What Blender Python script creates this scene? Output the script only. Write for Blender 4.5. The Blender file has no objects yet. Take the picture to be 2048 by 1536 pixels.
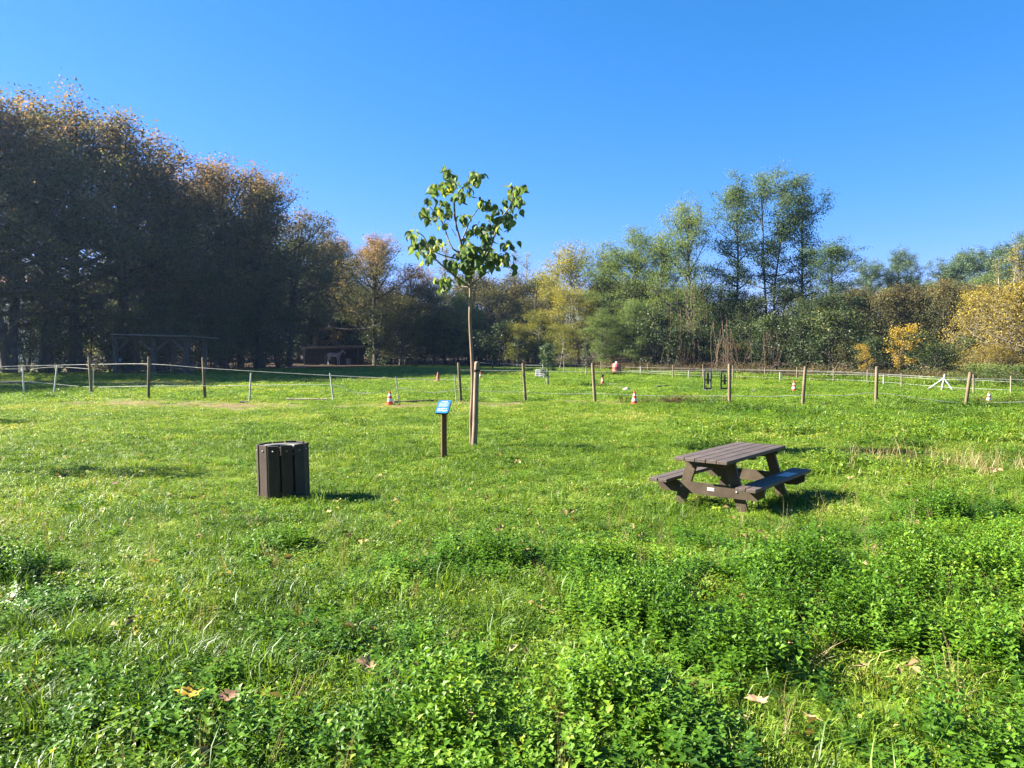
import bpy, math, random
import numpy as np
from mathutils import Vector, Matrix, Euler

# ------------------------------------------------------------------ camera, sky, sun, exposure
SC = bpy.context.scene
COL = SC.collection
F = 1539.0                      # focal length in pixels of the 2048 px wide photograph
CAMZ = 2.10
PITCH = math.atan(73.0 / F)     # the lens looks slightly down
cam = bpy.data.cameras.new("camera"); cam_o = bpy.data.objects.new("camera", cam); COL.objects.link(cam_o)
cam_o.location = (0, 0, CAMZ); cam_o.rotation_euler = (math.pi / 2 - PITCH, 0, 0)
cam.sensor_width = 36.0; cam.lens = 36.0 * F / 2048.0; cam.clip_start = 0.05; cam.clip_end = 3000
SC.camera = cam_o

SUN_EL = math.radians(33.0)
SUN_AZ = math.radians(-9.0)     # direction the light travels over the ground, from +X
sdir = Vector((math.cos(SUN_AZ) * math.cos(SUN_EL), math.sin(SUN_AZ) * math.cos(SUN_EL), -math.sin(SUN_EL)))
world = bpy.data.worlds.new("World"); SC.world = world; world.use_nodes = True
wn = world.node_tree.nodes; wl = world.node_tree.links
sky = wn.new("ShaderNodeTexSky"); sky.sky_type = 'NISHITA'; sky.sun_disc = False
sky.sun_elevation = SUN_EL
sky.sun_rotation = math.atan2(-sdir.x, -sdir.y)
sky.altitude = 0; sky.air_density = 1.0; sky.dust_density = 0.0; sky.ozone_density = 6.0
# the phone's rendering of a clear autumn sky: the same gradient with a response of its own for each primary
sepc = wn.new("ShaderNodeSeparateColor"); cmb = wn.new("ShaderNodeCombineColor"); wl.new(sky.outputs[0], sepc.inputs[0])
for ch, (gain, power) in enumerate(((0.255, 1.6), (0.76, 0.8), (0.92, 1.0))):
    pw_ = wn.new("ShaderNodeMath"); pw_.operation = 'POWER'; pw_.inputs[1].default_value = power; wl.new(sepc.outputs[ch], pw_.inputs[0])
    mu_ = wn.new("ShaderNodeMath"); mu_.operation = 'MULTIPLY'; mu_.inputs[1].default_value = gain; wl.new(pw_.outputs[0], mu_.inputs[0]); wl.new(mu_.outputs[0], cmb.inputs[ch])
wl.new(cmb.outputs[0], wn['Background'].inputs[0]); wn['Background'].inputs[1].default_value = 0.05
sun = bpy.data.lights.new("sun", 'SUN'); sun_o = bpy.data.objects.new("sun", sun); COL.objects.link(sun_o)
sun.energy = 5.0; sun.angle = math.radians(0.53); sun.color = (1.0, 0.93, 0.82)
sun_o.rotation_euler = sdir.to_track_quat('-Z', 'Y').to_euler(); sun_o.location = (-60, 10, 60)
SC.view_settings.view_transform = 'Standard'; SC.view_settings.look = 'None'
SC.view_settings.exposure = 2.42; SC.view_settings.gamma = 1.0; SC.view_settings.use_curve_mapping = False
SC.render.engine = 'CYCLES'
SC.cycles.max_bounces = 5; SC.cycles.diffuse_bounces = 2; SC.cycles.glossy_bounces = 2
SC.cycles.transmission_bounces = 3; SC.cycles.transparent_max_bounces = 4; SC.cycles.volume_bounces = 0
SC.cycles.use_denoising = True
SC.cycles.caustics_reflective = False; SC.cycles.caustics_refractive = False

# ------------------------------------------------------------------ helpers
rng = np.random.default_rng(7)
random.seed(7)

def ray(px, py):
    u = (px - 1024.0) / F; v = (768.0 - py) / F
    return np.array([u, math.cos(PITCH) + v * math.sin(PITCH), v * math.cos(PITCH) - math.sin(PITCH)])

def at_depth(px, py, Y):
    d = ray(px, py); t = Y / d[1]
    return Vector((d[0] * t, Y, CAMZ + d[2] * t))

def sstep(a, b, x):
    t = np.clip((np.asarray(x, float) - a) / (b - a), 0, 1)
    return t * t * (3 - 2 * t)

def hash2(ix, iy, s):
    h = (ix.astype(np.int64) * 374761393 + iy.astype(np.int64) * 668265263 + s * 2147483647) & 0xffffffff
    h = ((h ^ (h >> 13)) * 1274126177) & 0xffffffff
    return ((h ^ (h >> 16)) & 0xffffff) / float(0xffffff)

def vnoise(x, y, s=0):
    x = np.asarray(x, float); y = np.asarray(y, float)
    ix = np.floor(x); iy = np.floor(y); fx = x - ix; fy = y - iy
    fx = fx * fx * (3 - 2 * fx); fy = fy * fy * (3 - 2 * fy)
    a = hash2(ix, iy, s); b = hash2(ix + 1, iy, s); c = hash2(ix, iy + 1, s); d = hash2(ix + 1, iy + 1, s)
    return (a * (1 - fx) + b * fx) * (1 - fy) + (c * (1 - fx) + d * fx) * fy

def fbm(x, y, s=0, o=4):
    v = 0; a = 0.5; t = 0
    for k in range(o):
        v = v + a * vnoise(x * 2 ** k + 13.7 * k, y * 2 ** k - 7.1 * k, s + k); t += a; a *= 0.5
    return v / t

def gz(x, y):
    x = np.asarray(x, float); y = np.asarray(y, float)
    z = 0.42 * (1 - sstep(1, 13, y))
    z = z + 0.05 * (fbm(x * 0.35, y * 0.35, 3, 3) - 0.5) * sstep(2, 8, y)
    z = z + 0.22 * (fbm(x * 0.06 + 9, y * 0.06, 5, 2) - 0.5) * sstep(24, 45, y)
    z = z + 9.0 * sstep(88, 170, y) * sstep(5, 60, x)
    return z

def gzf(x, y): return float(gz(x, y))

def at(px, py):
    d = ray(px, py); z = 0.0
    for _ in range(12):
        t = (z - CAMZ) / d[2]; x = d[0] * t; y = d[1] * t; z = gzf(x, y)
    return Vector((x, y, z))

def link(o, parent=None):
    COL.objects.link(o)
    if parent is not None: o.parent = parent
    return o

def tag(o, label=None, cat=None, group=None, kind=None):
    if label: o['label'] = label
    if cat: o['category'] = cat
    if group: o['group'] = group
    if kind: o['kind'] = kind
    return o

def thing(name, label, cat, loc=(0, 0, 0), rotz=0.0, group=None):
    o = bpy.data.objects.new(name, None); COL.objects.link(o); o.empty_display_size = 0.2
    o.location = loc; o.rotation_euler = (0, 0, rotz)
    return tag(o, label, cat, group)

def mesh_np(name, V, Fq, smooth=False):
    V = np.asarray(V, np.float32); Fq = np.asarray(Fq, np.int32)
    me = bpy.data.meshes.new(name); n = Fq.shape[1]
    me.vertices.add(len(V)); me.vertices.foreach_set('co', V.ravel())
    me.loops.add(Fq.size); me.loops.foreach_set('vertex_index', Fq.ravel())
    me.polygons.add(len(Fq))
    me.polygons.foreach_set('loop_start', np.arange(len(Fq), dtype=np.int32) * n)
    try: me.polygons.foreach_set('loop_total', np.full(len(Fq), n, np.int32))
    except Exception: pass
    if smooth: me.polygons.foreach_set('use_smooth', np.ones(len(Fq), bool))
    me.update(calc_edges=True); me.validate()
    return me

def fattr(me, name, vals):
    a = me.attributes.new(name, 'FLOAT', 'POINT'); a.data.foreach_set('value', np.asarray(vals, np.float32))

class MB:
    """collects shapes for one mesh"""
    def __init__(s): s.v = []; s.f = []; s.sm = []
    def add(s, v, f, smooth=False):
        o = len(s.v); s.v += [tuple(p) for p in v]; s.f += [tuple(i + o for i in q) for q in f]; s.sm += [smooth] * len(f); return s
    def box(s, c, d, rot=None, bev=0.0, taper=None):
        x, y, z = d[0] / 2, d[1] / 2, d[2] / 2
        if bev <= 0:
            vs = [Vector((i * x, j * y, k * z)) for k in (-1, 1) for j in (-1, 1) for i in (-1, 1)]
            fs = [(0, 2, 3, 1), (4, 5, 7, 6), (0, 1, 5, 4), (2, 6, 7, 3), (0, 4, 6, 2), (1, 3, 7, 5)]
        else:
            b = min(bev, 0.45 * min(d)); vs = []; idx = {}
            for k in (-1, 1):
                for j in (-1, 1):
                    for i in (-1, 1):
                        for ax in range(3):
                            p = [i * (x - b), j * (y - b), k * (z - b)]; p[ax] = (i * x, j * y, k * z)[ax]
                            idx[(i, j, k, ax)] = len(vs); vs.append(Vector(p))
            fs = []
            I = lambda i, j, k, a: idx[(i, j, k, a)]
            for a in range(3):
                for sgn in (-1, 1):
                    q = []
                    for (p, r) in ((-1, -1), (1, -1), (1, 1), (-1, 1)):
                        c3 = [0, 0, 0]; c3[a] = sgn; c3[(a + 1) % 3] = p; c3[(a + 2) % 3] = r; q.append(I(*c3, a))
                    fs.append(tuple(q if sgn > 0 else q[::-1]))
            for a in range(3):
                b1, b2 = (a + 1) % 3, (a + 2) % 3
                for p in (-1, 1):
                    for r in (-1, 1):
                        c0 = [0, 0, 0]; c0[b1] = p; c0[b2] = r; c1 = list(c0); c0[a] = -1; c1[a] = 1
                        q = (I(*c0, b1), I(*c1, b1), I(*c1, b2), I(*c0, b2)); fs.append(q if p * r < 0 else q[::-1])
            for i in (-1, 1):
                for j in (-1, 1):
                    for k in (-1, 1):
                        q = (I(i, j, k, 0), I(i, j, k, 1), I(i, j, k, 2)); fs.append(q if i * j * k > 0 else q[::-1])
        R = rot if rot is not None else Matrix.Identity(3)
        c = Vector(c)
        return s.add([R @ p + c for p in vs], fs)
    def tube(s, pts, rad, n=6, caps=True, smooth=True):
        pts = [Vector(p) for p in pts]
        if not hasattr(rad, '__len__'): rad = [rad] * len(pts)
        vs = []; fs = []; prev = None
        for i, p in enumerate(pts):
            t = (pts[min(i + 1, len(pts) - 1)] - pts[max(i - 1, 0)]).normalized()
            if prev is None:
                a = Vector((1, 0, 0)) if abs(t.x) < 0.8 else Vector((0, 1, 0)); u = t.cross(a).normalized()
            else: u = (prev - t * prev.dot(t)).normalized()
            prev = u; w = t.cross(u)
            for k in range(n):
                an = 2 * math.pi * k / n; vs.append(p + (u * math.cos(an) + w * math.sin(an)) * rad[i])
        for i in range(len(pts) - 1):
            for k in range(n): fs.append((i * n + k, i * n + (k + 1) % n, (i + 1) * n + (k + 1) % n, (i + 1) * n + k))
        s.add(vs, fs, smooth)
        if caps:
            s.add(vs[:n], [tuple(range(n))[::-1]]); s.add(vs[-n:], [tuple(range(n))])
        return s
    def lathe(s, prof, n=20, c=(0, 0, 0), smooth=True):
        vs = []; fs = []
        for (r, z) in prof:
            for k in range(n):
                a = 2 * math.pi * k / n; vs.append((c[0] + r * math.cos(a), c[1] + r * math.sin(a), c[2] + z))
        for i in range(len(prof) - 1):
            for k in range(n): fs.append((i * n + k, i * n + (k + 1) % n, (i + 1) * n + (k + 1) % n, (i + 1) * n + k))
        return s.add(vs, fs, smooth)
    def prism(s, poly, y0, y1, axis='y'):
        n = len(poly)
        mk = (lambda p, q: (p[0], q, p[1])) if axis == 'y' else ((lambda p, q: (q, p[0], p[1])) if axis == 'x' else (lambda p, q: (p[0], p[1], q)))
        vs = [mk(p, y0) for p in poly] + [mk(p, y1) for p in poly]
        fs = [tuple(range(n)), tuple(range(2 * n - 1, n - 1, -1))] + [(i, n + i, n + (i + 1) % n, (i + 1) % n) for i in range(n)]
        return s.add(vs, fs)
    def mesh(s, name='m'):
        me = bpy.data.meshes.new(name); me.from_pydata(s.v, [], s.f)
        me.polygons.foreach_set('use_smooth', s.sm); me.update(); return me
    def build(s, name, mat, parent=None, loc=None, rot=None):
        me = s.mesh(name); me.materials.append(mat)
        o = bpy.data.objects.new(name, me); link(o, parent)
        if loc is not None: o.location = loc
        if rot is not None: o.rotation_euler = rot
        return o

def obj(name, me, parent=None, loc=(0, 0, 0), rot=(0, 0, 0), scale=None):
    o = bpy.data.objects.new(name, me); link(o, parent); o.location = loc; o.rotation_euler = rot
    if scale is not None: o.scale = scale if hasattr(scale, '__len__') else (scale,) * 3
    return o

def copy_tree(o, parent=None):
    c = o.copy(); COL.objects.link(c); c.parent = parent
    for ch in o.children: copy_tree(ch, c)
    return c

# ------------------------------------------------------------------ materials
def nmat(name):
    m = bpy.data.materials.new(name); m.use_nodes = True
    nt = m.node_tree; b = nt.nodes['Principled BSDF']; return m, nt, b

def ramp(nt, stops):
    r = nt.nodes.new('ShaderNodeValToRGB'); e = r.color_ramp.elements
    while len(e) < len(stops): e.new(0.5)
    for i, (p, c) in enumerate(stops): e[i].position = p; e[i].color = (*c, 1)
    return r

def mat_plain(name, c1, c2, scale=8.0, rough=0.7, bump=0.15, stretch=(1, 1, 1), spec=0.3, metal=0.0, detail=6, c3=None):
    m, nt, b = nmat(name); N = nt.nodes; L = nt.links
    tc = N.new('ShaderNodeTexCoord'); mp = N.new('ShaderNodeMapping'); mp.inputs['Scale'].default_value = stretch
    no = N.new('ShaderNodeTexNoise'); no.inputs['Scale'].default_value = scale; no.inputs['Detail'].default_value = detail
    no.inputs['Roughness'].default_value = 0.65
    L.new(tc.outputs['Object'], mp.inputs[0]); L.new(mp.outputs[0], no.inputs['Vector'])
    r = ramp(nt, [(0.32, c1), (0.68, c2)] + ([(0.9, c3)] if c3 else [])); L.new(no.outputs[0], r.inputs[0])
    oi = N.new('ShaderNodeObjectInfo'); hv = N.new('ShaderNodeHueSaturation')
    ma = N.new('ShaderNodeMapRange'); ma.inputs['To Min'].default_value = 0.82; ma.inputs['To Max'].default_value = 1.18
    L.new(oi.outputs['Random'], ma.inputs[0]); L.new(ma.outputs[0], hv.inputs['Value']); L.new(r.outputs[0], hv.inputs['Color'])
    n2 = N.new('ShaderNodeTexNoise'); n2.inputs['Scale'].default_value = 2.3; n2.inputs['Detail'].default_value = 5; n2.inputs['Roughness'].default_value = 0.7; L.new(tc.outputs['Object'], n2.inputs['Vector'])
    mr2 = N.new('ShaderNodeMapRange'); mr2.inputs['From Min'].default_value = 0.3; mr2.inputs['From Max'].default_value = 0.7; mr2.inputs['To Min'].default_value = 0.72; mr2.inputs['To Max'].default_value = 1.22; L.new(n2.outputs[0], mr2.inputs[0])
    wm = N.new('ShaderNodeMix'); wm.data_type = 'RGBA'; wm.blend_type = 'MULTIPLY'; wm.inputs[0].default_value = 1; L.new(hv.outputs[0], wm.inputs[6]); L.new(mr2.outputs[0], wm.inputs[7])
    L.new(wm.outputs[2], b.inputs['Base Color'])
    b.inputs['Roughness'].default_value = rough; b.inputs['Specular IOR Level'].default_value = spec; b.inputs['Metallic'].default_value = metal
    if bump:
        bp = N.new('ShaderNodeBump'); bp.inputs['Strength'].default_value = bump; bp.inputs['Distance'].default_value = 0.01
        L.new(no.outputs[0], bp.inputs['Height']); L.new(bp.outputs[0], b.inputs['Normal'])
    return m

def mat_leaf(name, stops, trans=0.35, rough=0.5, spec=0.25, src='GEOMETRY', var=0.12, tcol=(1.25, 1.15, 0.6), huevar=0.0):
    """leaf: colour from the attribute 'tint', a share of the light passes through"""
    m, nt, b = nmat(name); N = nt.nodes; L = nt.links
    at_ = N.new('ShaderNodeAttribute'); at_.attribute_name = 'tint'; at_.attribute_type = src
    oi = N.new('ShaderNodeObjectInfo')
    ad = N.new('ShaderNodeMath'); ad.operation = 'MULTIPLY_ADD'; ad.inputs[1].default_value = var * 2; ad.inputs[2].default_value = -var
    L.new(oi.outputs['Random'], ad.inputs[0])
    su = N.new('ShaderNodeMath'); su.operation = 'ADD'; L.new(at_.outputs['Fac'], su.inputs[0]); L.new(ad.outputs[0], su.inputs[1])
    if src == 'INSTANCER':
        a2 = N.new('ShaderNodeAttribute'); a2.attribute_name = 'tint'
        s2 = N.new('ShaderNodeMath'); s2.operation = 'ADD'; L.new(su.outputs[0], s2.inputs[0]); L.new(a2.outputs['Fac'], s2.inputs[1]); su = s2
    r = ramp(nt, stops); L.new(su.outputs[0], r.inputs[0])
    L.new(r.outputs[0], b.inputs['Base Color']); b.inputs['Roughness'].default_value = rough; b.inputs['Specular IOR Level'].default_value = spec
    tr = N.new('ShaderNodeBsdfTranslucent'); mx = N.new('ShaderNodeMix'); mx.data_type = 'RGBA'; mx.blend_type = 'MULTIPLY'; mx.inputs[0].default_value = 1
    L.new(r.outputs[0], mx.inputs[6]); mx.inputs[7].default_value = (*tcol, 1); L.new(mx.outputs[2], tr.inputs[0])
    ms = N.new('ShaderNodeMixShader'); ms.inputs[0].default_value = trans
    L.new(b.outputs[0], ms.inputs[1]); L.new(tr.outputs[0], ms.inputs[2]); L.new(ms.outputs[0], N['Material Output'].inputs[0])
    return m

M = {}
M['bark'] = mat_plain('bark', (0.035, 0.03, 0.025), (0.10, 0.085, 0.07), 6, 0.9, 0.6, (1, 1, 0.25))
M['bark_pale'] = mat_plain('bark_pale', (0.16, 0.14, 0.11), (0.30, 0.27, 0.22), 5, 0.85, 0.4, (1, 1, 0.3))
M['bark_young'] = mat_plain('bark_young', (0.17, 0.11, 0.07), (0.30, 0.21, 0.14), 9, 0.7, 0.3, (1, 1, 0.3))
M['twig_green'] = mat_plain('twig_green', (0.10, 0.08, 0.06), (0.19, 0.15, 0.10), 9, 0.6, 0.2)
M['post_wood'] = mat_plain('post_wood', (0.10, 0.074, 0.042), (0.21, 0.16, 0.095), 7, 0.85, 0.5, (3, 3, 0.35))
M['stake_wood'] = mat_plain('stake_wood', (0.15, 0.115, 0.08), (0.31, 0.25, 0.18), 6, 0.85, 0.5, (4, 4, 0.3))
M['sign_wood'] = mat_plain('sign_wood', (0.10, 0.045, 0.02), (0.17, 0.08, 0.035), 8, 0.7, 0.3, (4, 4, 0.3))
M['grey_wood'] = mat_plain('grey_wood', (0.055, 0.05, 0.045), (0.14, 0.125, 0.105), 7, 0.9, 0.5, (1, 1, 0.4))
M['board'] = mat_plain('board', (0.020, 0.017, 0.014), (0.045, 0.037, 0.030), 6, 0.9, 0.4)
M['white_plastic'] = mat_plain('white_plastic', (0.36, 0.36, 0.34), (0.52, 0.52, 0.49), 6, 0.5, 0.05)
M['grey_plastic'] = mat_plain('grey_plastic', (0.25, 0.27, 0.25), (0.35, 0.36, 0.34), 6, 0.5, 0.05)
M['tape'] = mat_plain('tape', (0.28, 0.28, 0.26), (0.48, 0.48, 0.44), 3, 0.6, 0.0)
M['plank_top'] = mat_plain('plank_top', (0.058, 0.043, 0.034), (0.115, 0.088, 0.071), 5, 0.62, 0.3, (0.4, 6, 6), 0.35, detail=8, c3=(0.15, 0.118, 0.10))
M['plank_frame'] = mat_plain('plank_frame', (0.050, 0.036, 0.020), (0.085, 0.062, 0.038), 7, 0.65, 0.3, (1, 1, 1), 0.3, detail=8, c3=(0.11, 0.085, 0.06))
M['bin_slat'] = mat_plain('bin_slat', (0.036, 0.026, 0.019), (0.068, 0.051, 0.040), 6, 0.7, 0.25, (5, 5, 0.5), 0.2, detail=8, c3=(0.10, 0.08, 0.065))
M['galv'] = mat_plain('galv', (0.11, 0.11, 0.10), (0.19, 0.185, 0.17), 10, 0.6, 0.05, metal=0.2)
M['black'] = mat_plain('black', (0.006, 0.006, 0.006), (0.014, 0.014, 0.014), 6, 0.6, 0.0)
M['bolt'] = mat_plain('bolt', (0.30, 0.29, 0.26), (0.42, 0.40, 0.36), 20, 0.35, 0.0, metal=0.5)
M['plaque'] = mat_plain('plaque', (0.5, 0.48, 0.43), (0.6, 0.58, 0.53), 20, 0.5, 0.0)
M['plaque_text'] = mat_plain('plaque_text', (0.22, 0.21, 0.19), (0.28, 0.27, 0.25), 20, 0.6, 0.0)
M['notice'] = mat_plain('notice', (0.20, 0.24, 0.28), (0.30, 0.34, 0.38), 9, 0.35, 0.0, spec=0.6)
M['sign_blue'] = mat_plain('sign_blue', (0.012, 0.14, 0.42), (0.016, 0.17, 0.48), 5, 0.4, 0.0, spec=0.4)
M['sign_pale'] = mat_plain('sign_pale', (0.22, 0.36, 0.66), (0.34, 0.46, 0.72), 60, 0.5, 0.0)
M['sign_white'] = mat_plain('sign_white', (0.60, 0.70, 0.82), (0.72, 0.78, 0.86), 30, 0.5, 0.0)
M['cone_red'] = mat_plain('cone_red', (0.55, 0.045, 0.022), (0.75, 0.085, 0.035), 7, 0.45, 0.03)
M['cone_white'] = mat_plain('cone_white', (0.62, 0.6, 0.57), (0.78, 0.77, 0.74), 7, 0.5, 0.03)
M['cone_faded'] = mat_plain('cone_faded', (0.42, 0.09, 0.06), (0.52, 0.14, 0.10), 7, 0.6, 0.03)
M['barrel'] = mat_plain('barrel', (0.50, 0.10, 0.08), (0.62, 0.17, 0.13), 4, 0.5, 0.05)
M['horse'] = mat_plain('horse', (0.42, 0.44, 0.48), (0.58, 0.58, 0.61), 3, 0.7, 0.05)
M['horse_dark'] = mat_plain('horse_dark', (0.16, 0.16, 0.17), (0.26, 0.26, 0.27), 5, 0.7, 0.1)
M['roof_sheet'] = mat_plain('roof_sheet', (0.20, 0.19, 0.18), (0.36, 0.34, 0.31), 2, 0.7, 0.1)
M['roof_tile'] = mat_plain('roof_tile', (0.22, 0.12, 0.09), (0.34, 0.20, 0.15), 3, 0.8, 0.3)
M['render_wall'] = mat_plain('render_wall', (0.55, 0.50, 0.44), (0.66, 0.61, 0.54), 1.5, 0.9, 0.1)
M['glass'] = mat_plain('glass', (0.02, 0.025, 0.03), (0.04, 0.045, 0.05), 2, 0.1, 0.0, spec=0.6)
M['stone'] = mat_plain('stone', (0.24, 0.23, 0.21), (0.42, 0.40, 0.37), 6, 0.9, 0.5)
M['dead_vine'] = mat_plain('dead_vine', (0.055, 0.035, 0.022), (0.13, 0.088, 0.052), 2, 0.9, 0.2)
M['bucket_blue'] = mat_plain('bucket_blue', (0.12, 0.26, 0.40), (0.18, 0.34, 0.48), 5, 0.5, 0.0)
# foliage
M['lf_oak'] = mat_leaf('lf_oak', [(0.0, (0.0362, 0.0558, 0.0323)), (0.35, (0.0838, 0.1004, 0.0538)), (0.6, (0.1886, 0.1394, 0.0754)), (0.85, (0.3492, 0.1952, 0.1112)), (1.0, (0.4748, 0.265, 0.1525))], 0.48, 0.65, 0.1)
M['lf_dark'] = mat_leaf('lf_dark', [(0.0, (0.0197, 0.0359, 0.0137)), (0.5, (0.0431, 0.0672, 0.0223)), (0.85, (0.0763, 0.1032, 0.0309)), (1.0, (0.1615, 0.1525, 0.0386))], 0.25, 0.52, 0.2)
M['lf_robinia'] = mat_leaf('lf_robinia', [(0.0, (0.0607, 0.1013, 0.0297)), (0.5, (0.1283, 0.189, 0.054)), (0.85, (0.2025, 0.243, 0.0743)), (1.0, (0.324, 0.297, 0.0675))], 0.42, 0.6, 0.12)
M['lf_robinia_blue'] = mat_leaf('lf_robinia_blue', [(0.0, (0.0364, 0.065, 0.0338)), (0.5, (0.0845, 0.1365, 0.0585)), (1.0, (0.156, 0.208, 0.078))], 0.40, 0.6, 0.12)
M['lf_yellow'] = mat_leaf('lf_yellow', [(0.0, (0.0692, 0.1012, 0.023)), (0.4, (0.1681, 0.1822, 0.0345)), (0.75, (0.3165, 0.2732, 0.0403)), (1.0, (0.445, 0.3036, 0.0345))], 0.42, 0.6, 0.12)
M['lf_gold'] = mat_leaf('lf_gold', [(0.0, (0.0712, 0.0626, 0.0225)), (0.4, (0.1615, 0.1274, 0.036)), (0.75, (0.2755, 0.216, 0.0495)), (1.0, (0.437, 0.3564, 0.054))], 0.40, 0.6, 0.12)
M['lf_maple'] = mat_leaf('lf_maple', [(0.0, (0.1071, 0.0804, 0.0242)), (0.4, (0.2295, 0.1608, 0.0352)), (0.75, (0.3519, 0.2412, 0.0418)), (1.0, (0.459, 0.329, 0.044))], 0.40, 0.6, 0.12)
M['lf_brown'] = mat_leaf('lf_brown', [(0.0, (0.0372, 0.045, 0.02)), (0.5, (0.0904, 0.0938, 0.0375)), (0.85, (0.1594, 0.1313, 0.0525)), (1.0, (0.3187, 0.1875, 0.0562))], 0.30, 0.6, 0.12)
M['lf_pine'] = mat_leaf('lf_pine', [(0.0, (0.0252, 0.0504, 0.0252)), (0.5, (0.063, 0.112, 0.0504)), (1.0, (0.14, 0.182, 0.077))], 0.15, 0.45)
M['lf_young'] = mat_leaf('lf_young', [(0.0, (0.0562, 0.096, 0.048)), (0.55, (0.1063, 0.1728, 0.066)), (0.85, (0.1875, 0.256, 0.06)), (1.0, (0.475, 0.3968, 0.06))], 0.52, 0.55, 0.2, var=0.5)
M['grass'] = mat_leaf('grass', [(0.0, (0.04, 0.088, 0.008)), (0.4, (0.112, 0.208, 0.016)), (0.75, (0.205, 0.305, 0.028)), (0.93, (0.32, 0.35, 0.06)), (1.0, (0.44, 0.38, 0.14))], 0.40, 0.45, 0.28, 'INSTANCER', 0.08)
M['herb'] = mat_leaf('herb', [(0.0, (0.024, 0.07, 0.008)), (0.45, (0.08, 0.185, 0.014)), (0.8, (0.155, 0.285, 0.022)), (1.0, (0.29, 0.37, 0.03))], 0.36, 0.48, 0.25, 'INSTANCER', 0.08)
M['dry'] = mat_leaf('dry', [(0.0, (0.20, 0.15, 0.06)), (0.6, (0.40, 0.32, 0.15)), (1.0, (0.50, 0.42, 0.24))], 0.25, 0.7, 0.1, 'INSTANCER', 0.2)
M['bramble'] = mat_leaf('bramble', [(0.0, (0.06, 0.04, 0.025)), (0.5, (0.13, 0.09, 0.05)), (0.8, (0.10, 0.12, 0.03)), (1.0, (0.22, 0.16, 0.09))], 0.25, 0.7, 0.1, 'INSTANCER', 0.2)
M['fallen_tan'] = mat_plain('fallen_tan', (0.30, 0.17, 0.08), (0.48, 0.31, 0.17), 25, 0.7, 0.3)
M['fallen_brown'] = mat_plain('fallen_brown', (0.12, 0.06, 0.035), (0.24, 0.13, 0.07), 25, 0.7, 0.3)
M['fallen_yellow'] = mat_plain('fallen_yellow', (0.45, 0.26, 0.02), (0.60, 0.40, 0.03), 20, 0.6, 0.3)
M['fallen_pale'] = mat_plain('fallen_pale', (0.38, 0.48, 0.20), (0.52, 0.58, 0.30), 20, 0.6, 0.2)

# ------------------------------------------------------------------ ground
def axis(lo, hi, n, k):
    t = np.linspace(math.asinh(lo / k), math.asinh(hi / k), n); return np.sinh(t) * k

def seg_gauss(x, y, a, b, w):
    ax, ay = a; bx, by = b; dx, dy = bx - ax, by - ay
    t = np.clip(((x - ax) * dx + (y - ay) * dy) / (dx * dx + dy * dy), 0, 1)
    d2 = (x - ax - t * dx) ** 2 + (y - ay - t * dy) ** 2
    return np.exp(-d2 / (w * w))

def dirt_map(x, y):
    n = fbm(x * 0.55, y * 0.55, 21, 4); n2 = fbm(x * 1.7, y * 1.7, 31, 3)
    d = 0.9 * seg_gauss(x, y, (-15.0, 29.0), (-8.0, 26.8), 2.7)
    d = np.maximum(d, 0.95 * seg_gauss(x, y, (-9.5, 27.0), (-0.5, 28.6), 2.1))
    d = np.maximum(d, 0.70 * seg_gauss(x, y, (-1.0, 29.5), (8.0, 29.5), 1.5))
    d = np.maximum(d, 1.00 * seg_gauss(x, y, (-31, 46), (-17, 45), 4.0))
    d = np.maximum(d, 0.85 * seg_gauss(x, y, (-30, 58), (-22, 57), 4.0))
    d = np.maximum(d, 0.80 * seg_gauss(x, y, (13, 42), (24, 38.5), 1.6))
    d = np.maximum(d, 0.75 * seg_gauss(x, y, (-9, 49), (-3, 47), 1.7))
    d = np.maximum(d, 0.7 * seg_gauss(x, y, (2.3, 9.9), (3.3, 10.9), 0.5))
    d = np.maximum(d, 0.6 * seg_gauss(x, y, (3.2, 6.7), (3.7, 6.6), 0.25))
    d = d * (0.0 + 1.35 * n * (.4 + 1.1 * n2)) + 0.35 * (n2 - 0.55) * sstep(23, 30, y)
    return np.clip((d - 0.28) / 0.45, 0, 1)

WOOD_A, WOOD_B = (-52.0, 40.0), (-14.0, 86.0)
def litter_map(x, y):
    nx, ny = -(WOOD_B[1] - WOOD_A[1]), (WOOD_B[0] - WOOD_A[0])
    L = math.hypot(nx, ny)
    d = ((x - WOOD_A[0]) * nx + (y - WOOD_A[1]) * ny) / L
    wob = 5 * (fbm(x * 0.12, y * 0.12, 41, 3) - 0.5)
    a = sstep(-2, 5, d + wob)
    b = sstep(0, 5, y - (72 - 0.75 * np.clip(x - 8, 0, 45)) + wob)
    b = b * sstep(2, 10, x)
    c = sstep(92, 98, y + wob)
    return np.maximum(np.maximum(a, b), c)

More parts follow.
